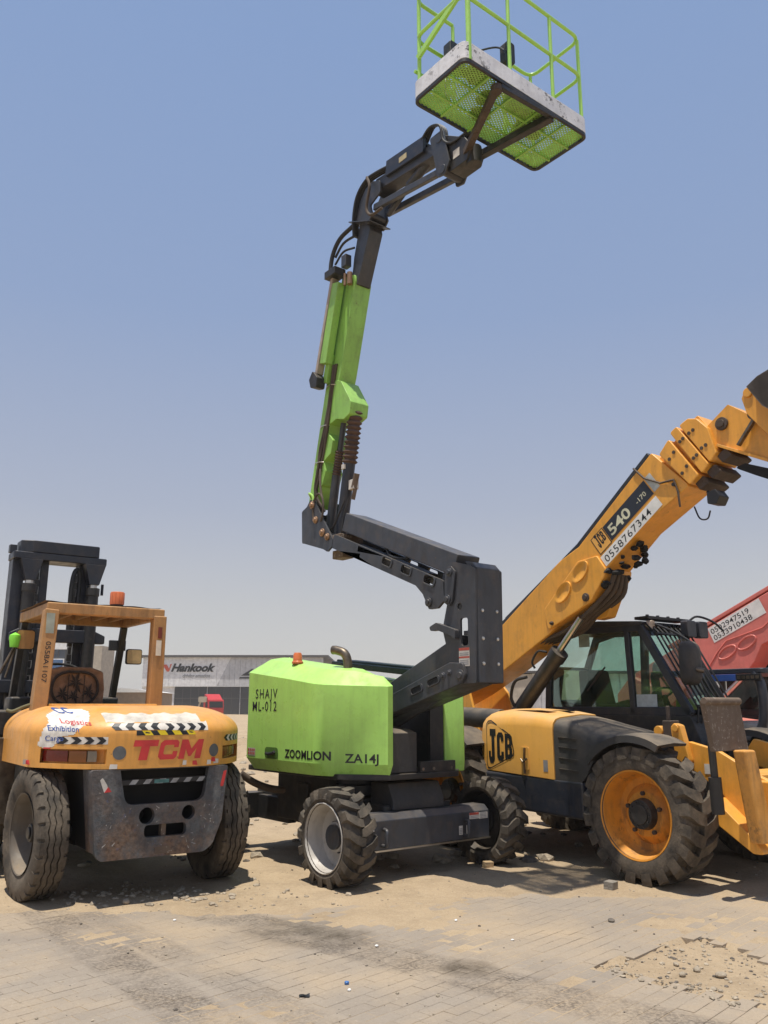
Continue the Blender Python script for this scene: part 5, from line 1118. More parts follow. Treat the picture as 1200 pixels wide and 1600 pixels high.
# ---------------------------------------------------------------- amber forklift seen from behind
FO, FY = (-2.36, 8.09, 0), RD(125)
fk = empty('forklift', FO, FY, 'big amber forklift seen from its scuffed counterweight with black mast', 'forklift')
P = fk
wm = MB(); wm.lathe([(.325, .115), (.335, .12), (.325, .105), (.30, .07), (.29, -.02), (.27, -.055), (.15, -.065), (.12, -.05), (.0, -.05)], n=40)
wm.lathe([(.325, -.115), (.30, -.08), (.28, -.054)], n=40)
fw = wm.build('wheel', M['fork_rim'], P, loc=(0, .80, .535), ang=30)
road_tyre(.54, .27, .322).build('tyre', M['rubber_dusty'], fw, ang=30)
m = MB(); m.cyl((0, -.06, 0), (0, .05, 0), .085, .075); m.cyl((0, .05, 0), (0, .065, 0), .05); bolts(m, .135, 8, -.06, -.025, .016); m.build('hub', M['black'], fw, .006)
c = copy_tree(fw, P); c.location = (0, -.86, .535); c.rotation_euler = (0, .5, pi-.02); fw.rotation_euler = (0, 0, .06)
for y in (.86, -.86):
    c = copy_tree(fw, P); c.location = (2.3, y, .60); c.scale = (1.12, 1.5, 1.12); c.rotation_euler = (0, .2, 0 if y > 0 else pi)
CY = -.055                                     # centre line of the counterweight
Z0, ZS, ZT = 1.085, 1.365, 1.605
def cwx(y, z):
    d = 0.0
    if z > ZS: t = min(1, (z-ZS)/(ZT-ZS)); d = .62*(1-sqrt(max(0, 1-t*t)))
    h = .985-d*.62; u = min(1, abs(y-CY)/h)
    return -.80+d + .74*u**3.3, h
def sur(y, z, off=0.):                       # point on the rear surface
    x, h = cwx(y, z); e = .004
    n = V((-1, (cwx(y+e, z)[0]-cwx(y-e, z)[0])/(2*e), (cwx(y, z+e)[0]-cwx(y, z-e)[0])/(2*e) if z > ZS+.01 else 0)).normalized()
    return tuple(V((x, y, z)) + n*off)
LA = [(.455, .865, 1.125, 1.245), (-.91, -.60, 1.135, 1.25)]
ys = sorted(set([CY+.985*sin(a*pi/2) for a in [k/48 for k in range(-48, 49)]] + [v for l in LA for v in l[:2]]))
zs = sorted(set([Z0, 1.11, ZS] + [v for l in LA for v in l[2:]] + [1.3]))
def inl(y, z): return any(a < y < b and c_ < z < d for a, b, c_, d in LA)
m = MB()
n_ = 96
def outline(z):
    x0, h = cwx(CY, z); out = []
    for k in range(n_+1):
        u = sin((k/n_*2-1)*pi/2); y = CY+h*u; out.append((cwx(y, z)[0], y, z))
    return [(1.05, CY-h, z)] + out + [(1.05, CY+h, z)]
m.grid(lambda y, z: (cwx(y, z)[0] if abs(y-CY) < .984 else cwx(y, z)[0], y, z), ys, zs, skip=lambda y, z: inl(y, z))
up_ = [outline(z) for z in [ZS+(ZT-ZS)*sin(k/16*pi/2) for k in range(17)]]
m.loft(up_, cap=False, closed=False)
m.add(up_[-1], [tuple(range(len(up_[-1])))]); lo_ = outline(Z0); m.add(lo_, [tuple(range(len(lo_)))])
for sgn in (-1, 1): y = CY+sgn*.985; m.add([(-.06, y, Z0), (1.05, y, Z0), (1.05, y, ZS), (-.06, y, ZS)], [(0, 1, 2, 3)])
for (a, b, c_, d) in LA:
    for (ya, za), (yb, zb) in (((a, c_), (b, c_)), ((b, c_), (b, d)), ((b, d), (a, d)), ((a, d), (a, c_))):
        k_ = 6; q = [(ya+(yb-ya)*i/k_, za+(zb-za)*i/k_) for i in range(k_+1)]
        for p0, p1 in zip(q[:-1], q[1:]):
            A_, B_2 = sur(*p0), sur(*p1); m.add([A_, B_2, (B_2[0]+.09, B_2[1]*.985, B_2[2]), (A_[0]+.09, A_[1]*.985, A_[2])], [(0, 1, 2, 3)])
    k_ = [a+(b-a)*i/6 for i in range(7)]; m.grid(lambda y, z: (sur(y, z)[0]+.09, y*.985, z), k_, [c_, d])
cw = m.build('rear_hood', M['tcm'], P, ang=32)
for (a, b, c_, d), cols in zip(LA, ((('tail_red', .62, .96), ('tail_amber', .33, .60), ('tail_clear', .16, .31)), (('tail_clear', .06, .28), ('tail_amber', .30, .52), ('tail_red', .54, .92)))):
    l = None
    for nm, u0, u1 in cols:
        m = MB(); yy = [a+(b-a)*(u0+(u1-u0)*i/4) for i in range(5)]
        m.loft([[(sur(y, z)[0]+off, y*.986, z) for off, z in ((.085, c_+.012), (.035, c_+.016), (.03, (c_+d)/2), (.035, d-.016), (.085, d-.012))] for y in yy]); m.build('tail_light', M[nm], cw, ang=30)
def onsur(m, pl, w=.002):
    k = len(pl); m.add([sur(y, z, w) for y, z in pl], [tuple(range(k))])
def patch(m, y0, y1, z0, z1, w=.001, ny=30, nz_=4, edge=None):
    m.grid(lambda a, b: sur(y0+(y1-y0)*a, z0+(z1-z0)*b + (edge(a) if edge else 0), w), [i/ny for i in range(ny+1)], [i/nz_ for i in range(nz_+1)])
tm = lambda a, b, w: sur(.262-a*1.04, 1.152+b*1.04, w*.2+.003)
m = MB()
def tcmpoly(pl, hs=()):
    lo = [list(pl)]+[list(h) for h in hs]; fl_ = [p for l in lo for p in l]
    tri = [[V(fl_[i]) for i in t] for t in tessellate_polygon([[V((x, y, 0)) for x, y in l] for l in lo])]
    for _ in range(3):                       # small facets, so that the print follows the curve
        tri = [q for a, b, c in tri for q in ((a, (a+b)/2, (a+c)/2), ((a+b)/2, b, (b+c)/2), ((a+c)/2, (b+c)/2, c), ((a+b)/2, (b+c)/2, (a+c)/2))]
    for t in tri: m.add([tm(p.x+.22*p.y*.9, p.y, .002) for p in t], [(0, 1, 2)])
tcmpoly([(.05, 0), (.12, 0), (.12, .108), (.185, .108), (.185, .158), (-.015, .158), (-.015, .108), (.05, .108)])
tcmpoly([(.23, 0), (.345, 0), (.365, .02), (.365, .065), (.325, .065), (.325, .04), (.255, .04), (.245, .05), (.245, .105), (.255, .115), (.325, .115), (.325, .095), (.365, .095), (.365, .135), (.345, .155), (.23, .155), (.205, .13), (.205, .025)])
tcmpoly([(.385, 0), (.435, 0), (.435, .08), (.47, .02), (.49, .02), (.53, .085), (.53, 0), (.585, 0), (.585, .155), (.535, .155), (.485, .08), (.44, .155), (.385, .155)])
m.build('lettering', M['red_letter'], cw, flat=True, label='red slanted lettering TCM')
for y in (.36, -.49):
    m = MB(); onsur(m, [(y+.052*cos(a), 1.215+.056*sin(a)) for a in [2*pi*k/20 for k in range(20)]]); m.build('reflector', plain('grey_reflector', (.10, .105, .11), .5, var=.3), cw)
def chevrons(m, y0, y1, z0, z1, n, dr, w=.0032, sk=.5):
    st = (y1-y0)/n; zm = (z0+z1)/2
    for k in range(n):
        a = y0+st*k; b = a+st*.5; o = (z1-z0)*sk*dr
        q = [(a, z0), (b, z0), (b+o, zm), (b, z1), (a, z1), (a+o, zm)] if dr else [(a, z0), (b, z0), (b+(z1-z0)*.6, z1), (a+(z1-z0)*.6, z1)]
        m.add([sur(y, z, w) for y, z in q], [(0, 1, 2, 5), (5, 2, 3, 4)] if dr else [(0, 1, 2, 3)])
def tape(y0, y1, z0, z1, n, dr, base='label_white', ink='ink'):
    t = MB(); patch(t, y0, y1, z0, z1); t = t.build('hazard_tape', M[base], cw)
    c_ = MB(); chevrons(c_, y0, y1, z0, z1, n, dr); each(c_, 'chevron', M[ink], t, flat=True)
tape(.78, .45, 1.285, 1.345, 4, -1); tape(-.64, -.91, 1.29, 1.345, 4, 1)
tape(.40, -.02, 1.40, 1.455, 4, 1); tape(-.02, -.42, 1.39, 1.45, 4, -1)
t = MB(); patch(t, .235, -.27, 1.355, 1.395); t = t.build('hazard_tape', M['ink'], cw, label='black and yellow striped tape')
c_ = MB()
for k in range(4): a = .19-.13*k; c_.add([sur(y, z, .0032) for y, z in ((a, 1.394), (a-.07, 1.394), (a-.10, 1.356), (a-.03, 1.356))], [(0, 1, 2, 3)])
each(c_, 'stripe', M['yellow'], t, flat=True)
wm_ = plain('peeled_white', (.56, .51, .44), .6, var=.25)
m = MB(); patch(m, .46, -.36, 1.46, 1.535, .001, 40, 5, lambda a: .006*sin(a*23)+.004*sin(a*51)); m.build('peeled_sticker', wm_, cw)
m = MB(); patch(m, .02, -.42, 1.405, 1.47, .0006, 40, 5, lambda a: .008*sin(a*19)); m.build('peeled_sticker', wm_, cw)
# advert sticker on the left shoulder
m = MB(); q = [(.885, 1.27), (.86, 1.40), (.82, 1.455), (.80, 1.52), (.70, 1.57), (.545, 1.575), (.53, 1.55), (.58, 1.46), (.66, 1.40), (.68, 1.365), (.76, 1.345), (.78, 1.30), (.80, 1.255), (.85, 1.25)]
st_ = .0085; idx = {}; fs = []; vs = []
def vid(a, b):
    if (a, b) not in idx: idx[a, b] = len(vs); vs.append(sur(a*st_, min(b*st_, 1.603), .001))
    return idx[a, b]
for a in range(int(.5/st_), int(1/st_)):
    for b in range(int(1.2/st_), int(1.6/st_)):
        if inpoly((a+.5)*st_, (b+.5)*st_, q): fs.append((vid(a, b), vid(a+1, b), vid(a+1, b+1), vid(a, b+1)))
m.add(vs, fs); ad = m.build('advert_sticker', plain('faded_white', (.66, .62, .56), .6, var=.2, sc=14), cw, label='white advert sticker with blue and red lettering')
m = MB(); m.text('Logistics', .040, lambda a, b, w: sur(.745-a, 1.455+b-a*.10, w+.003), .004); m.build('lettering', M['red_letter'], ad, flat=True)
m = MB(); m.text('Exhibition', .045, lambda a, b, w: sur(.83-a, 1.395+b-a*.05, w+.003), .006, 0, .75); m.text('Cargo', .045, lambda a, b, w: sur(.845-a, 1.31+b, w+.003), .006, 0, .7); m.text('CC', .05, lambda a, b, w: sur(.72-a, 1.535+b, w+.003), .02, .2); m.build('lettering', M['blue_ink'], ad, flat=True)
m = MB(); m.grid(lambda a, b: sur(a, b, .003), [.85, .83, .81], [1.243, 1.255]); each(m, 'stripe', M['red_letter'], ad)
m = MB()
for (y, z, s) in ((.95, 1.13, .02), (.40, 1.105, .03), (-.20, 1.12, .018), (-.44, 1.115, .022), (-.52, 1.12, .03)): onsur(m, [(y-s, z-.018), (y+s, z-.02), (y+s*.8, z+.02), (y-s, z+.018)])
m.build('paint_scrap', M['label_white'], cw, flat=True)
m = MB()
for (y, z, s) in ((-.30, 1.115, .025), (-.49, 1.135, .025), (.93, 1.125, .015)): onsur(m, [(y-s, z-.02), (y+s, z-.016), (y+s, z+.018), (y-s*.5, z+.02)], .003)
m.build('paint_scrap', M['red_letter'], cw, flat=True)
# lower counterweight plate with slot, bar and holes
FX = -.74
lp_ = rpoly([(.575, 1.08), (.50, .42), (.46, .365), (-.44, .365), (-.52, .42), (-.60, .62), (-.64, 1.08)], [.02, .1, .1, .1, .1, .1, .02])
sl = rpoly([(.335, 1.072), (.275, .79), (-.42, .79), (-.455, 1.072)], [.0, .09, .09, .0])
h1, h2 = circ(.085, .695, .068, 22), circ(-.285, .70, .060, 22)
sl2 = rrect(-.27, .10, .52, .62, .035)
m = MB(); m.prism(lp_, 'x', FX, FX+.06, holes=[sl, h1, h2, sl2]); lw_ = m.build('lower_counterweight', M['scuffed'], P, .006)
m = MB(); m.prism(rpoly([(.56, 1.08), (.49, .43), (.40, .375), (-.40, .375), (-.48, .42), (-.60, .62), (-.63, 1.08)], .04), 'x', FX+.26, FX+1.25); m.build('counterweight_core', M['near_black'], P)
m = MB(); t0 = [(.57, 1.08), (.495, .42), (.40, .37), (-.40, .37), (-.485, .405), (-.605, .60), (-.635, 1.08)]
m.loft([[(FX+.062, y, z) for y, z in t0], [(FX+.27, y, z) for y, z in t0]], cap=False, closed=False); m.build('side_skin', M['scuffed'], lw_)
m = MB(); m.prism([(.33, .945), (-.455, .955), (-.455, .998), (.335, .99)], 'x', FX+.02, FX+.058); br = m.build('cross_bar', M['ink'], lw_, .004)
m = MB()
for k in range(6): a = .25-.12*k; m.add([(FX+.0185, a, .952), (FX+.0185, a-.055, .952), (FX+.0185, a-.085, .99), (FX+.0185, a-.03, .99)], [(0, 1, 2, 3)])
each(m, 'stripe', plain('grey_tape', (.30, .31, .32), .6, var=.3), br, flat=True)
m = MB(); m.box(FX+.018, FX+.02, -.10, .03, .955, .985); m.build('scuff', plain('teal_scuff', (.06, .17, .17), .6, var=.4), br)
m = MB(); m.lathe([(.066, .0), (.066, .20)], 'x', (FX+.06, .085, .695), n=20); m.lathe([(.058, .0), (.058, .20)], 'x', (FX+.06, -.285, .70), n=20); each(m, 'hole_liner', M['near_black'], lw_)
m = MB(); m.prism(rrect(-.095, -.055, .52, .62, .005), 'x', FX+.02, FX+.08); m.prism(rrect(-.13, .0, .385, .44, .01), 'x', FX-.004, FX+.0); each(m, 'tow_web', M['rust'], lw_)
m = MB(); m.prism(rpoly([(.50, 1.0), (.46, .90), (.42, .905), (.44, .96), (.48, 1.02)], .01), 'x', FX-.003, FX-.0005); m.build('paint_scrap', M['label_white'], lw_)
m = MB(); m.prism([(.46, .90), (.40, .905), (.43, .945)], 'x', FX-.0045, FX-.003); m.build('paint_scrap', M['red_letter'], lw_)
m = MB(); m.prism(rpoly([(-.57, .90), (-.60, 1.03), (-.63, 1.04), (-.60, .90)], .01), 'x', FX-.003, FX-.0005); m.build('paint_scrap', M['red_letter'], lw_)
rs_ = random.Random(9); ms = [MB(), MB(), MB()]
for k in range(55):
    y, z = rs_.uniform(-.55, .52), rs_.uniform(.40, .78 if rs_.random() < .7 else 1.0)
    if -.47 < y < .36 and z > .77: continue
    if (abs(z-.70) < .07 and (abs(y-.085) < .07 or abs(y+.285) < .06)) or (-.27 < y < .12 and .53 < z < .64): continue
    lim = .575-(1.08-z)*.113
    if y > lim-.04 or y < -.60+(0 if z > .6 else (.6-z)*.6)+.05: continue
    a = rs_.uniform(0, pi); l = .004+.02*rs_.random()**2; w_ = .002+.003*rs_.random(); dx, dz = cos(a), sin(a)
    ms[rs_.choice([0, 0, 1, 2])].add([(FX-.001-.0003*(k % 5), y+dx*l*s_+dz*w_*t_, z+dz*l*s_-dx*w_*t_) for s_, t_ in ((-1,-1),(1,-.4),(1,.5),(-.7,1))], [(0, 1, 2, 3)])
for q, nm in zip(ms, ('grey_rim', 'grey_ink', 'exh')): q.build('scratch', M[nm], lw_, flat=True, kind='stuff')
# body, fenders, seat
m = MB(); m.prism(rpoly([(.55, 1.58), (1.05, 1.58), (1.05, 1.62), (.55, 1.62)], .01), 'y', -.42, .62); m.build('hood_lip', M['tcm'], P, .008)
m = MB(); m.box(.95, 2.2, -.62, .72, .55, 1.45); m.box(.5, 2.9, -.4, .5, .45, .9); m.build('chassis', M['black'], P, .02)
m = MB(); m.cyl((0, -.72, .52), (0, .72, .52), .075, n=16); m.box(-.12, .12, -.5, .5, .42, .66); m.build('steer_axle', M['near_black'], P)
m = MB(); m.box(1.15, 2.35, .74, 1.02, 1.30, 1.56); m.prism([(2.0, 1.0), (3.2, 1.0), (3.3, 1.3), (3.0, 1.52), (2.3, 1.55), (2.0, 1.5)], 'y', .60, 1.05); m.build('side_fender', M['black'], P, .03)
m = MB(); m.box(1.3, 1.9, .80, 1.06, .62, .70); m.box(1.25, 1.95, .84, 1.1, .34, .40); m.box(1.0, 1.1, .8, 1.03, .5, 1.3); m.prism(rrect(1.0, 1.5, 1.08, 1.25, .04), 'y', .99, 1.04); each(m, 'side_step', M['exh'], P, .008)
m = MB(); m.prism([(2.0, 1.0), (3.2, 1.0), (3.3, 1.3), (3.0, 1.52), (2.3, 1.55), (2.0, 1.5)], 'y', -1.0, -.60); m.build('side_fender', M['black'], P, .03)
sb = MB(); sb.loft([[(1.22+dx, .26+(.30-i_)*sy_, 1.78+(.22-i_)*sz_) for sy_, sz_ in ((-1, -1), (-.4, -1.02), (.4, -1.02), (1, -1), (1.02, 0), (.92, .85), (.5, 1), (-.5, 1), (-.95, .8), (-1.03, 0))] for dx, i_ in ((-.07, .05), (-.085, .0), (.03, .0), (.06, .06))])
st_ = sb.build('seat', M['cloth'], P, .025, 3)
m = MB(); m.tube([(1.128, .26+.235*cos(a)*abs(cos(a))**-.4 if abs(cos(a)) > .02 else .26, 1.78+.165*sin(a)) for a in [2*pi*k/24+.07 for k in range(24)]], .014, 7, closed=True); m.build('seat_piping', M['cloth_dark'], st_)
m = MB()
def leafp(y, z, a, l):
    d = V((cos(a), sin(a))); n = V((-d.y, d.x)); o = V((y, z)); pl = [o, o+d*l*.4+n*l*.14, o+d*l, o+d*l*.4-n*l*.14]; m.add([(1.132, p.x, p.y) for p in pl], [(0, 1, 2, 3)])
for cy_, cz_, r in ((.26, 1.84, .10), (.12, 1.74, .08), (.38, 1.72, .08), (.27, 1.70, .07)):
    for k in range(8): leafp(cy_, cz_, k*2*pi/8+.3, r*(.7+.3*(k % 3)))
for y in (.24, .33, .17): m.box(1.130, 1.1335, y-.004, y+.004, 1.60, 1.92)
m.build('leaf_print', M['cloth_dark'], st_, flat=True)
m = MB(); m.box(1.15, 1.75, -.06, .58, 1.45, 1.62); m.box(1.12, 1.2, -.1, .6, 1.5, 1.62); m.build('seat_base', M['near_black'], P, .03)
m = MB(); m.tube(smooth([(.7, .58, 1.60), (.72, .68, 1.63), (.78, .8, 1.60), (.86, .9, 1.55), (.9, .95, 1.56)], 5), .016, 8); m.build('hose', plain('olive_hose', (.16, .14, .07), .8), P)
# overhead guard
gy0, gy1, gx0, gx1, gz_ = -.47, .645, .80, 1.93, 2.56
for y, name in ((gy1, 0), (gy0, 1)):
    m = MB(); m.bar((.70 if y > 0 else .80, y+(.07 if y > 0 else 0), 1.42), (gx0, y, gz_-.02), .14, .13, (1, 0, 0)); po = m.build('guard_post', M['guard'], P, .012)
    if y > 0:
        m = MB(); fnp = flatmap((.745-.062-.035, y+.063, 2.12), (0, -.05, -1), (0, -1, .0)); 
        fnp = lambda a, b, w: (gx0-.1+.1*((2.22-a)-1.42)/1.12-.0675, y+.02+.07*(a*.9+.35)/1.1-b, 2.22-a)
        m.text('0558A1107', .05, fnp, .004, 0, 1.25); m.build('lettering', M['ink'], po, flat=True)
        m = MB(); m.box(gx0-.095, gx0-.070, y-.02, y+.055, 2.30, 2.50); m.build('faded_sticker', plain('grey_green_sticker', (.34, .38, .33), .7), po)
    else:
        m = MB(); m.box(gx0-.075, gx0-.067, y-.02, y+.035, 2.12, 2.28); m.build('faded_sticker', M['label_white'], po)
        m = MB(); m.box(gx0-.075, gx0-.067, y-.02, y+.02, 2.30, 2.42); m.build('paint_scrap', plain('dark_red_scrap', (.16, .03, .02), .6), po)
for y in (gy1, gy0): m = MB(); m.bar((gx0, y, gz_), (gx1, y, gz_+.0), .09, .11); m.build('guard_side_rail', M['guard'], P, .012)
for x in (gx0, gx1): m = MB(); m.bar((x, gy0-.05, gz_), (x, gy1+.05, gz_), .10, .11); m.build('guard_cross_rail', M['guard'], P, .014)
for k in range(5): y = gy0+.2+k*.195; m = MB(); m.bar((gx0+.05, y, gz_+.02), (gx1-.05, y, gz_+.02), .03, .06); m.build('guard_bar', M['guard'], P, .006)
m = MB(); m.grid(lambda a, b: (a, b, gz_+.066+.012*mn.noise(V((a*4, b*4, 0)))+.004*sin(b*20)), [gx0-.02+.07*i for i in range(18)], [gy0-.02+.06*i for i in range(21)]); m.build('roof_sheet', M['cloth'], P, ang=180)
for y in (gy1, gy0): m = MB(); m.bar((gx1+.02, y, gz_-.05), (gx1+.42, y, 1.3), .07, .08, (1, 0, 0)); m.build('front_post', M['black'], P, .008)
m = MB(); m.cyl((1.0, -.07, gz_+.05), (1.0, -.07, gz_+.10), .07, n=20); bs = m.build('beacon_base', M['black'], P, .004); m = MB(); m.lathe([(0, .10), (.074, .10), (.074, .225), (.068, .235), (0, .237)], 'z', (1.0, -.07, gz_), n=24); [m.tube([(1.0+.0745*cos(a), -.07+.0745*sin(a), gz_+.105), (1.0+.0745*cos(a), -.07+.0745*sin(a), gz_+.225)], .003, 4) for a in [2*pi*k/12 for k in range(12)]]; m.build('beacon', M['beacon'], bs)
m = MB(); m.bar((gx1+.12, gy0-.06, 2.30), (gx1+.12, gy0+.13, 2.30), .06, .12); m.build('lamp_bracket', M['navy'], P, .006)
m = MB(); m.prism(rrect(gy0-.24, gy0-.05, 2.08, 2.26, .03), 'x', gx1+.02, gx1+.06); mi = m.build('mirror', M['ink'], P, .004); m = MB(); m.prism(rrect(gy0-.23, gy0-.06, 2.09, 2.25, .025), 'x', gx1+.012, gx1+.019); m.build('mirror_glass', plain('amber_mirror', (.62, .42, .20), .35), mi)
m = MB(); m.prism(rrect(gy1-.10, gy1+.10, 2.20, 2.42, .04), 'x', gx1-.10, gx1-.06); mi = m.build('mirror', M['ink'], P, .004); m = MB(); m.prism(rrect(gy1-.09, gy1+.09, 2.21, 2.41, .035), 'x', gx1-.108, gx1-.101); m.build('mirror_glass', M['guard'], mi)
m = MB(); m.lathe([(0, 0), (.045, 0), (.06, .10), (.055, .13), (.0, .16)], 'z', (gx1-.15, gy1+.12, 2.22), n=12); m.build('reflector_tip', M['lime'], P)
m = MB(); m.tube([(gx1-.12, gy1+.10, 2.25), (gx1+.1, gy1+.36, 1.55)], .016, 7); m.tube([(gx1-.1, gy1+.10, 2.2), (gx1-.05, gy1+.16, 1.9)], .012, 7); m.build('mirror_stay', M['exh'], P)
# mast
MX = 3.0; ML, MR = .57, -.34
def chn(y, w, d): m = MB(); m.box(MX-d/2, MX+d/2, y-w/2, y+w/2, .35, 3.42); return m
for y in (.585, -.31): chn(y, .14, .24).build('mast_rail', M['navy'], P, .01)
for y in (.27, -.20): m = MB(); m.box(MX-.08, MX+.10, y-.05, y+.05, .5, 3.38); m.build('inner_rail', M['navy'], P, .008)
m = MB(); m.prism(rrect(MX-.22, MX+.14, ML+.10, MR-.12, .04), 'z', 3.36, 3.45); m.build('mast_top_plate', M['navy'], P, .012)
m = MB(); m.prism(rpoly([(MX-.16, ML+.02), (MX-.22, ML-.12), (MX-.22, MR-.02), (MX+.1, MR-.02), (MX+.1, ML+.02)], .04), 'z', 3.45, 3.60); m.build('mast_top_beam', M['navy'], P, .012)
m = MB(); m.box(MX-.05, MX+.05, ML+.04, ML+.12, 3.45, 3.55); m.build('mast_ear', M['navy'], P, .006)
m = MB(); m.prism(rpoly([(ML+.06, 2.36), (MR-.16, 2.36), (MR-.16, 2.46), (MR-.02, 2.52), (ML-.05, 2.52), (ML+.06, 2.46)], .02), 'x', MX-.22, MX-.12); m.build('mast_cross_beam', M['navy'], P, .01)
m = MB(); m.box(MX-.24, MX-.06, -.50, .80, 1.75, 1.9); m.build('mast_cross_beam', M['navy'], P, .01)
for y in (.46, -.31):
    m = MB(); m.cyl((MX-.19, y, .6), (MX-.19, y, 3.0), .075, n=18); m.cyl((MX-.19, y, 2.96), (MX-.19, y, 3.06), .085, n=18); cyl_ = m.build('mast_cylinder', M['black'], P, .006)
    m = MB(); m.cyl((MX-.19, y, 3.06), (MX-.19, y, 3.10), .05); m.build('cylinder_rod', M['steel'], cyl_)
    m = MB(); m.prism([(3.36, y-.13), (3.36, y+.13), (3.10, y+.06), (3.10, y-.06)], 'x', MX-.26, MX-.12) if False else m.loft([[(MX-.25+dx, y+s*.13, 3.36) for dx, s in ((0, -1), (.14, -1), (.14, 1), (0, 1))], [(MX-.25+dx, y+s*.06, 3.10) for dx, s in ((0, -1), (.14, -1), (.14, 1), (0, 1))]]); m.build('cylinder_bracket', M['navy'], P, .004)
for y in (.36, -.10):
    m = MB(); [m.box(MX-.13, MX-.09, y-.028+.008*(k % 2), y+.028-.008*(k % 2), .7+k*.09, .785+k*.09) for k in range(28)]; m.build('lift_chain', M['black'], P)
m = MB(); m.tube(smooth([(MX-.15, -.06, 2.5), (MX-.17, -.05, 3.05), (MX-.15, -.09, 3.27), (MX-.13, -.15, 3.2), (MX-.14, -.14, 2.6)], 5), .03, 8); m.build('hose', M['hose'], P)
m = MB(); m.tube([(MX-.18, -.43, 2.98), (MX-.18, -.43, 3.12)], .02, 6); m.build('mast_stop', M['navy'], P)
m = MB(); m.box(MX+.12, MX+.24, -.75, 1.05, .25, .45); m.box(MX+.12, MX+.24, -.75, 1.05, .9, 1.05); m.build('fork_carriage', M['black'], P, .01)
for y in (.6, -.3): m = MB(); m.box(MX+.24, MX+.31, y-.08, y+.08, .1, 1.05); m.box(MX+.24, MX+1.5, y-.08, y+.08, .07, .13); m.build('fork', M['black'], P, .006)
for y in (.55, -.25): m = MB(); m.bar((2.2, y, 1.1), (MX-.1, y, 1.72), .12, .12); m.build('tilt_cylinder', M['black'], P, .01)
m = MB(); m.tube([(1.72, .2, 1.45), (2.05, .2, 2.0)], .03, 8); m.tube([V((2.05, .2, 2.02))+V((.1*cos(a)*.85, .19*sin(a), .1*cos(a)*.5)) for a in [2*pi*k/18 for k in range(18)]], .016, 7, closed=True); m.build('steering_wheel', M['near_black'], P)
m = MB(); m.box(2.05, 2.35, -.5, .7, 1.3, 1.7); m.build('dashboard', M['black'], P, .03)
# ---------------------------------------------------------------- red telescopic handler behind
RO, RY = (5.8, 13.0, 0), RD(-54)
rd = empty('telehandler', RO, RY, 'faded red telescopic handler at the right edge with two phone numbers on its boom', 'telehandler')
P = rd
m = MB(); m.prism(rpoly([(-2.2, 1.55), (-1.6, 1.52), (-1.03, 2.06), (-.42, 2.02), (-.18, 2.04), (.02, 2.26), (.16, 2.50), (1.6, 3.12), (1.5, 3.80), (-1.1, 2.66), (-2.2, 2.15)], .03), 'y', -.2, .22); rb = m.build('boom', M['red'], P, .02, 3)
m = MB(); m.bar((-1.5, .0, 2.56), (1.45, .0, 3.83), .38, .06); m.build('boom_top_cover', M['red'], P, .01)
for cx, cz in ((-.42, 2.42), (-.08, 2.55)):
    m = MB(); m.tube([(cx+.155*cos(a), -.205, cz+.085*sin(a)+.06*cos(a)) for a in [2*pi*k/20 for k in range(20)]], .014, 6, closed=True); m.build('pressed_ring', M['red'], rb)
m = MB(); m.tube([(-.83, -.203, 2.12), (-.60, -.203, 2.42), (-.42, -.203, 2.60), (.2, -.203, 2.76), (.33, -.203, 2.86)], .010, 6); m.build('weld_line', M['red'], rb)
Dm = flatmap((-.62, -.203, 2.56), (1, 0, .44), (-.44, 0, 1))
m = MB(); quad(m, Dm, .0, 1.0, .02, .27, .001); d2 = m.build('phone_decal', M['white'], rb)
m = MB(); m.text('0502947519', .085, lambda a, b, w: Dm(a+.03, b+.155, w+.0014), .004, 0, 1.28); m.text('0533910438', .085, lambda a, b, w: Dm(a+.03, b+.045, w+.0014), .004, 0, 1.28); m.build('lettering', M['ink'], d2, flat=True, label='black phone numbers 0502947519 and 0533910438')
m = MB(); m.cyl((-.15, -.1, 2.12), (-.9, -.1, 1.5), .045); m.build('ram_rod', M['steel'], P)
m = MB(); m.cyl((-.7, -.1, 1.68), (-1.4, -.1, 1.1), .09); m.build('lift_ram', M['red'], P)
m = MB(); m.prism(rpoly([(-2.5, .6), (2.2, .6), (2.2, 1.0), (-1.0, 1.15), (-2.5, 1.1)], .05), 'y', -.4, .4); m.prism(rpoly([(-2.5, .8), (-1.5, .8), (-1.7, 1.9), (-2.2, 2.1), (-2.5, 1.8)], .08), 'y', -.34, .34); m.build('chassis', M['red'], P, .02)
m = MB(); m.prism(rpoly([(-.9, .7), (.8, .7), (.9, 1.3), (-.8, 1.5)], .12), 'y', -1.0, -.3); m.build('bonnet', M['red'], P, .04, 3)
m = MB()
for y in (.39, 1.13):
    for a, b in (((-.95, 1.45), (-.9, 2.45)), ((-.9, 2.42), (.5, 2.45)), ((.45, 2.45), (.95, 1.5)), ((-.95, 1.5), (.95, 1.5))): m.bar((a[0], y, a[1]), (b[0], y, b[1]), .09, .06, (0, 1, 0))
rc = m.build('cab', M['black'], P, .012)
m = MB(); m.box(-.95, .52, .34, 1.18, 2.45, 2.55); m.build('cab_roof', M['black'], rc, .03)
m = MB(); m.box(-1.0, 1.05, .36, 1.16, .85, 1.46); m.build('cab_lower', M['black'], rc, .02)
m = MB(); m.prism([(-.88, 1.52), (-.84, 2.40), (.42, 2.42), (.90, 1.52)], 'y', .40, .405); m.build('side_window', M['glass_dark'], rc)
m = MB(); m.add([(.48, .42, 2.42), (.48, 1.1, 2.42), (.95, 1.1, 1.52), (.95, .42, 1.52)], [(0, 1, 2, 3)]); m.build('windscreen', M['glass_dark'], rc)
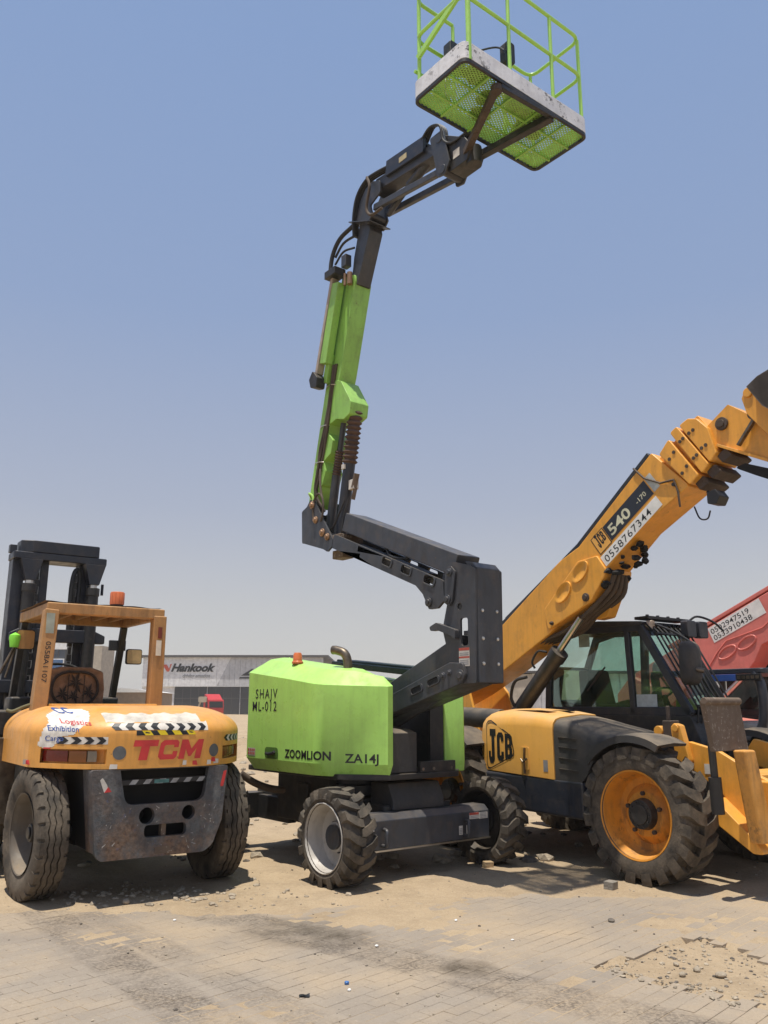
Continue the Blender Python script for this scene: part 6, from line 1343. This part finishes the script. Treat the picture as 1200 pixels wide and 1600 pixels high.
rw = MB(); rw.lathe([(.385, -.19), (.40, -.195), (.36, -.02), (.27, .02), (.0, .0)], n=28); rw = rw.build('wheel', M['label_white'], P, loc=(1.39, -1.0, .615)); bar_tyre(.62, .42, .388, 20, .05, .125).build('tyre', M['rubber'], rw, ang=30)
for x, y in ((1.39, 1.0), (-1.39, -1.0), (-1.39, 1.0)): c = copy_tree(rw, P); c.location = (x, y, .615); c.rotation_euler = (0, x+y, pi if y > 0 else 0)
# ---------------------------------------------------------------- small canopy machine between the two
CO, CYW = (4.12, 10.62, 0), RD(-54)
cm = empty('skid_loader', CO, CYW, 'small dark loader with black canopy frame and white bonnet behind the stabiliser leg', 'loader')
P = cm
m = MB(); m.prism(rpoly([(-.55, -.55), (1.0, -.55), (1.0, .65), (-.55, .65)], .08), 'z', 1.96, 2.02); m.build('canopy', M['navy'], P, .012)
m = MB(); m.box(.32, .66, -.585, -.555, 1.88, 1.955); m.build('canopy_trim', plain('trim_blue', (.03, .08, .30), .4), P, .004)
m = MB(); m.box(.67, .97, -.585, -.555, 1.88, 1.955); tr_ = m.build('canopy_vent', M['ink'], P, .004)
for k in range(5): m = MB(); m.prism(rrect(.685+k*.056, .725+k*.056, 1.90, 1.935, .01), 'y', -.59, -.586); m.build('vent_slot', M['exh'], tr_)
for (x, y) in ((.88, .58), (-.50, .58), (-.5, -.5)): m = MB(); m.tube(smooth([(x, y, 1.98), (x+.05, y, 1.5), (x-.02, y, 1.15), (x-.12, y, .8)], 5), .055, 10); m.build('frame_post', M['navy'], P)
m = MB(); m.tube(smooth([(.86, -.50, 1.97), (.93, -.52, 1.8), (.92, -.52, 1.45), (.80, -.54, 1.20), (.70, -.55, .95), (.70, -.55, .7)], 6), .055, 10); m.build('frame_post', M['navy'], P)
m = MB(); m.prism(rpoly([(.45, .95), (1.3, .95), (1.3, 1.20), (1.0, 1.36), (.45, 1.44)], .05), 'y', -.42, .5); m.build('bonnet', M['label_white'], P, .03, 3)
m = MB(); m.prism(rpoly([(-.9, .45), (.95, .45), (.95, .93), (-.9, .95)], .06), 'y', -.5, .58); m.prism(rpoly([(-.9, .95), (-.3, .95), (-.35, 1.5), (-.85, 1.55)], .05), 'y', -.35, .45); m.build('body', M['black'], P, .03)
m = MB(); m.prism(rrect(.13, .25, 1.72, 1.92, .02), 'y', -.66, -.61); m.build('head_lamp', M['label_white'], P, .008)
m = MB(); m.prism(rpoly([(.72, .66), (1.25, .66), (1.25, .84), (.72, .88)], .03), 'y', -.66, .55, ); fb = m.build('front_bracket', plain('pink_red', (.58, .12, .16), .5), P, .01)
for k in range(3): m = MB(); m.cyl((.79+.09*k, -.667, .76), (.79+.09*k, -.655, .76), .028, n=12); each(m, 'hole', M['near_black'], fb)
for x in (-.55, .6):
    for y in (-.55, .63): m = MB(); m.lathe([(.0, -.1), (.2, -.1), (.36, -.11), (.40, -.07), (.40, .07), (.36, .11), (.0, .1)], 'y', (x, y, .40), n=28); m.build('wheel', M['rubber'], P)
# ---------------------------------------------------------------- dust in the air
hz = MB(); hz.box(-1500, 1500, -400, 2400, -1.6, 22)
hm = bpy.data.materials.new('haze'); hm.use_nodes = True; t = hm.node_tree; t.nodes.clear()
o = N(t, 'ShaderNodeOutputMaterial'); v = N(t, 'ShaderNodeVolumePrincipled'); v.inputs['Color'].default_value = (.93, .90, .86, 1); v.inputs['Density'].default_value = .0006
t.links.new(v.outputs[0], o.inputs['Volume']); hz.build('haze', hm, kind='stuff', flat=True, label='thin pale dust haze filling the air over the yard', cat='haze')
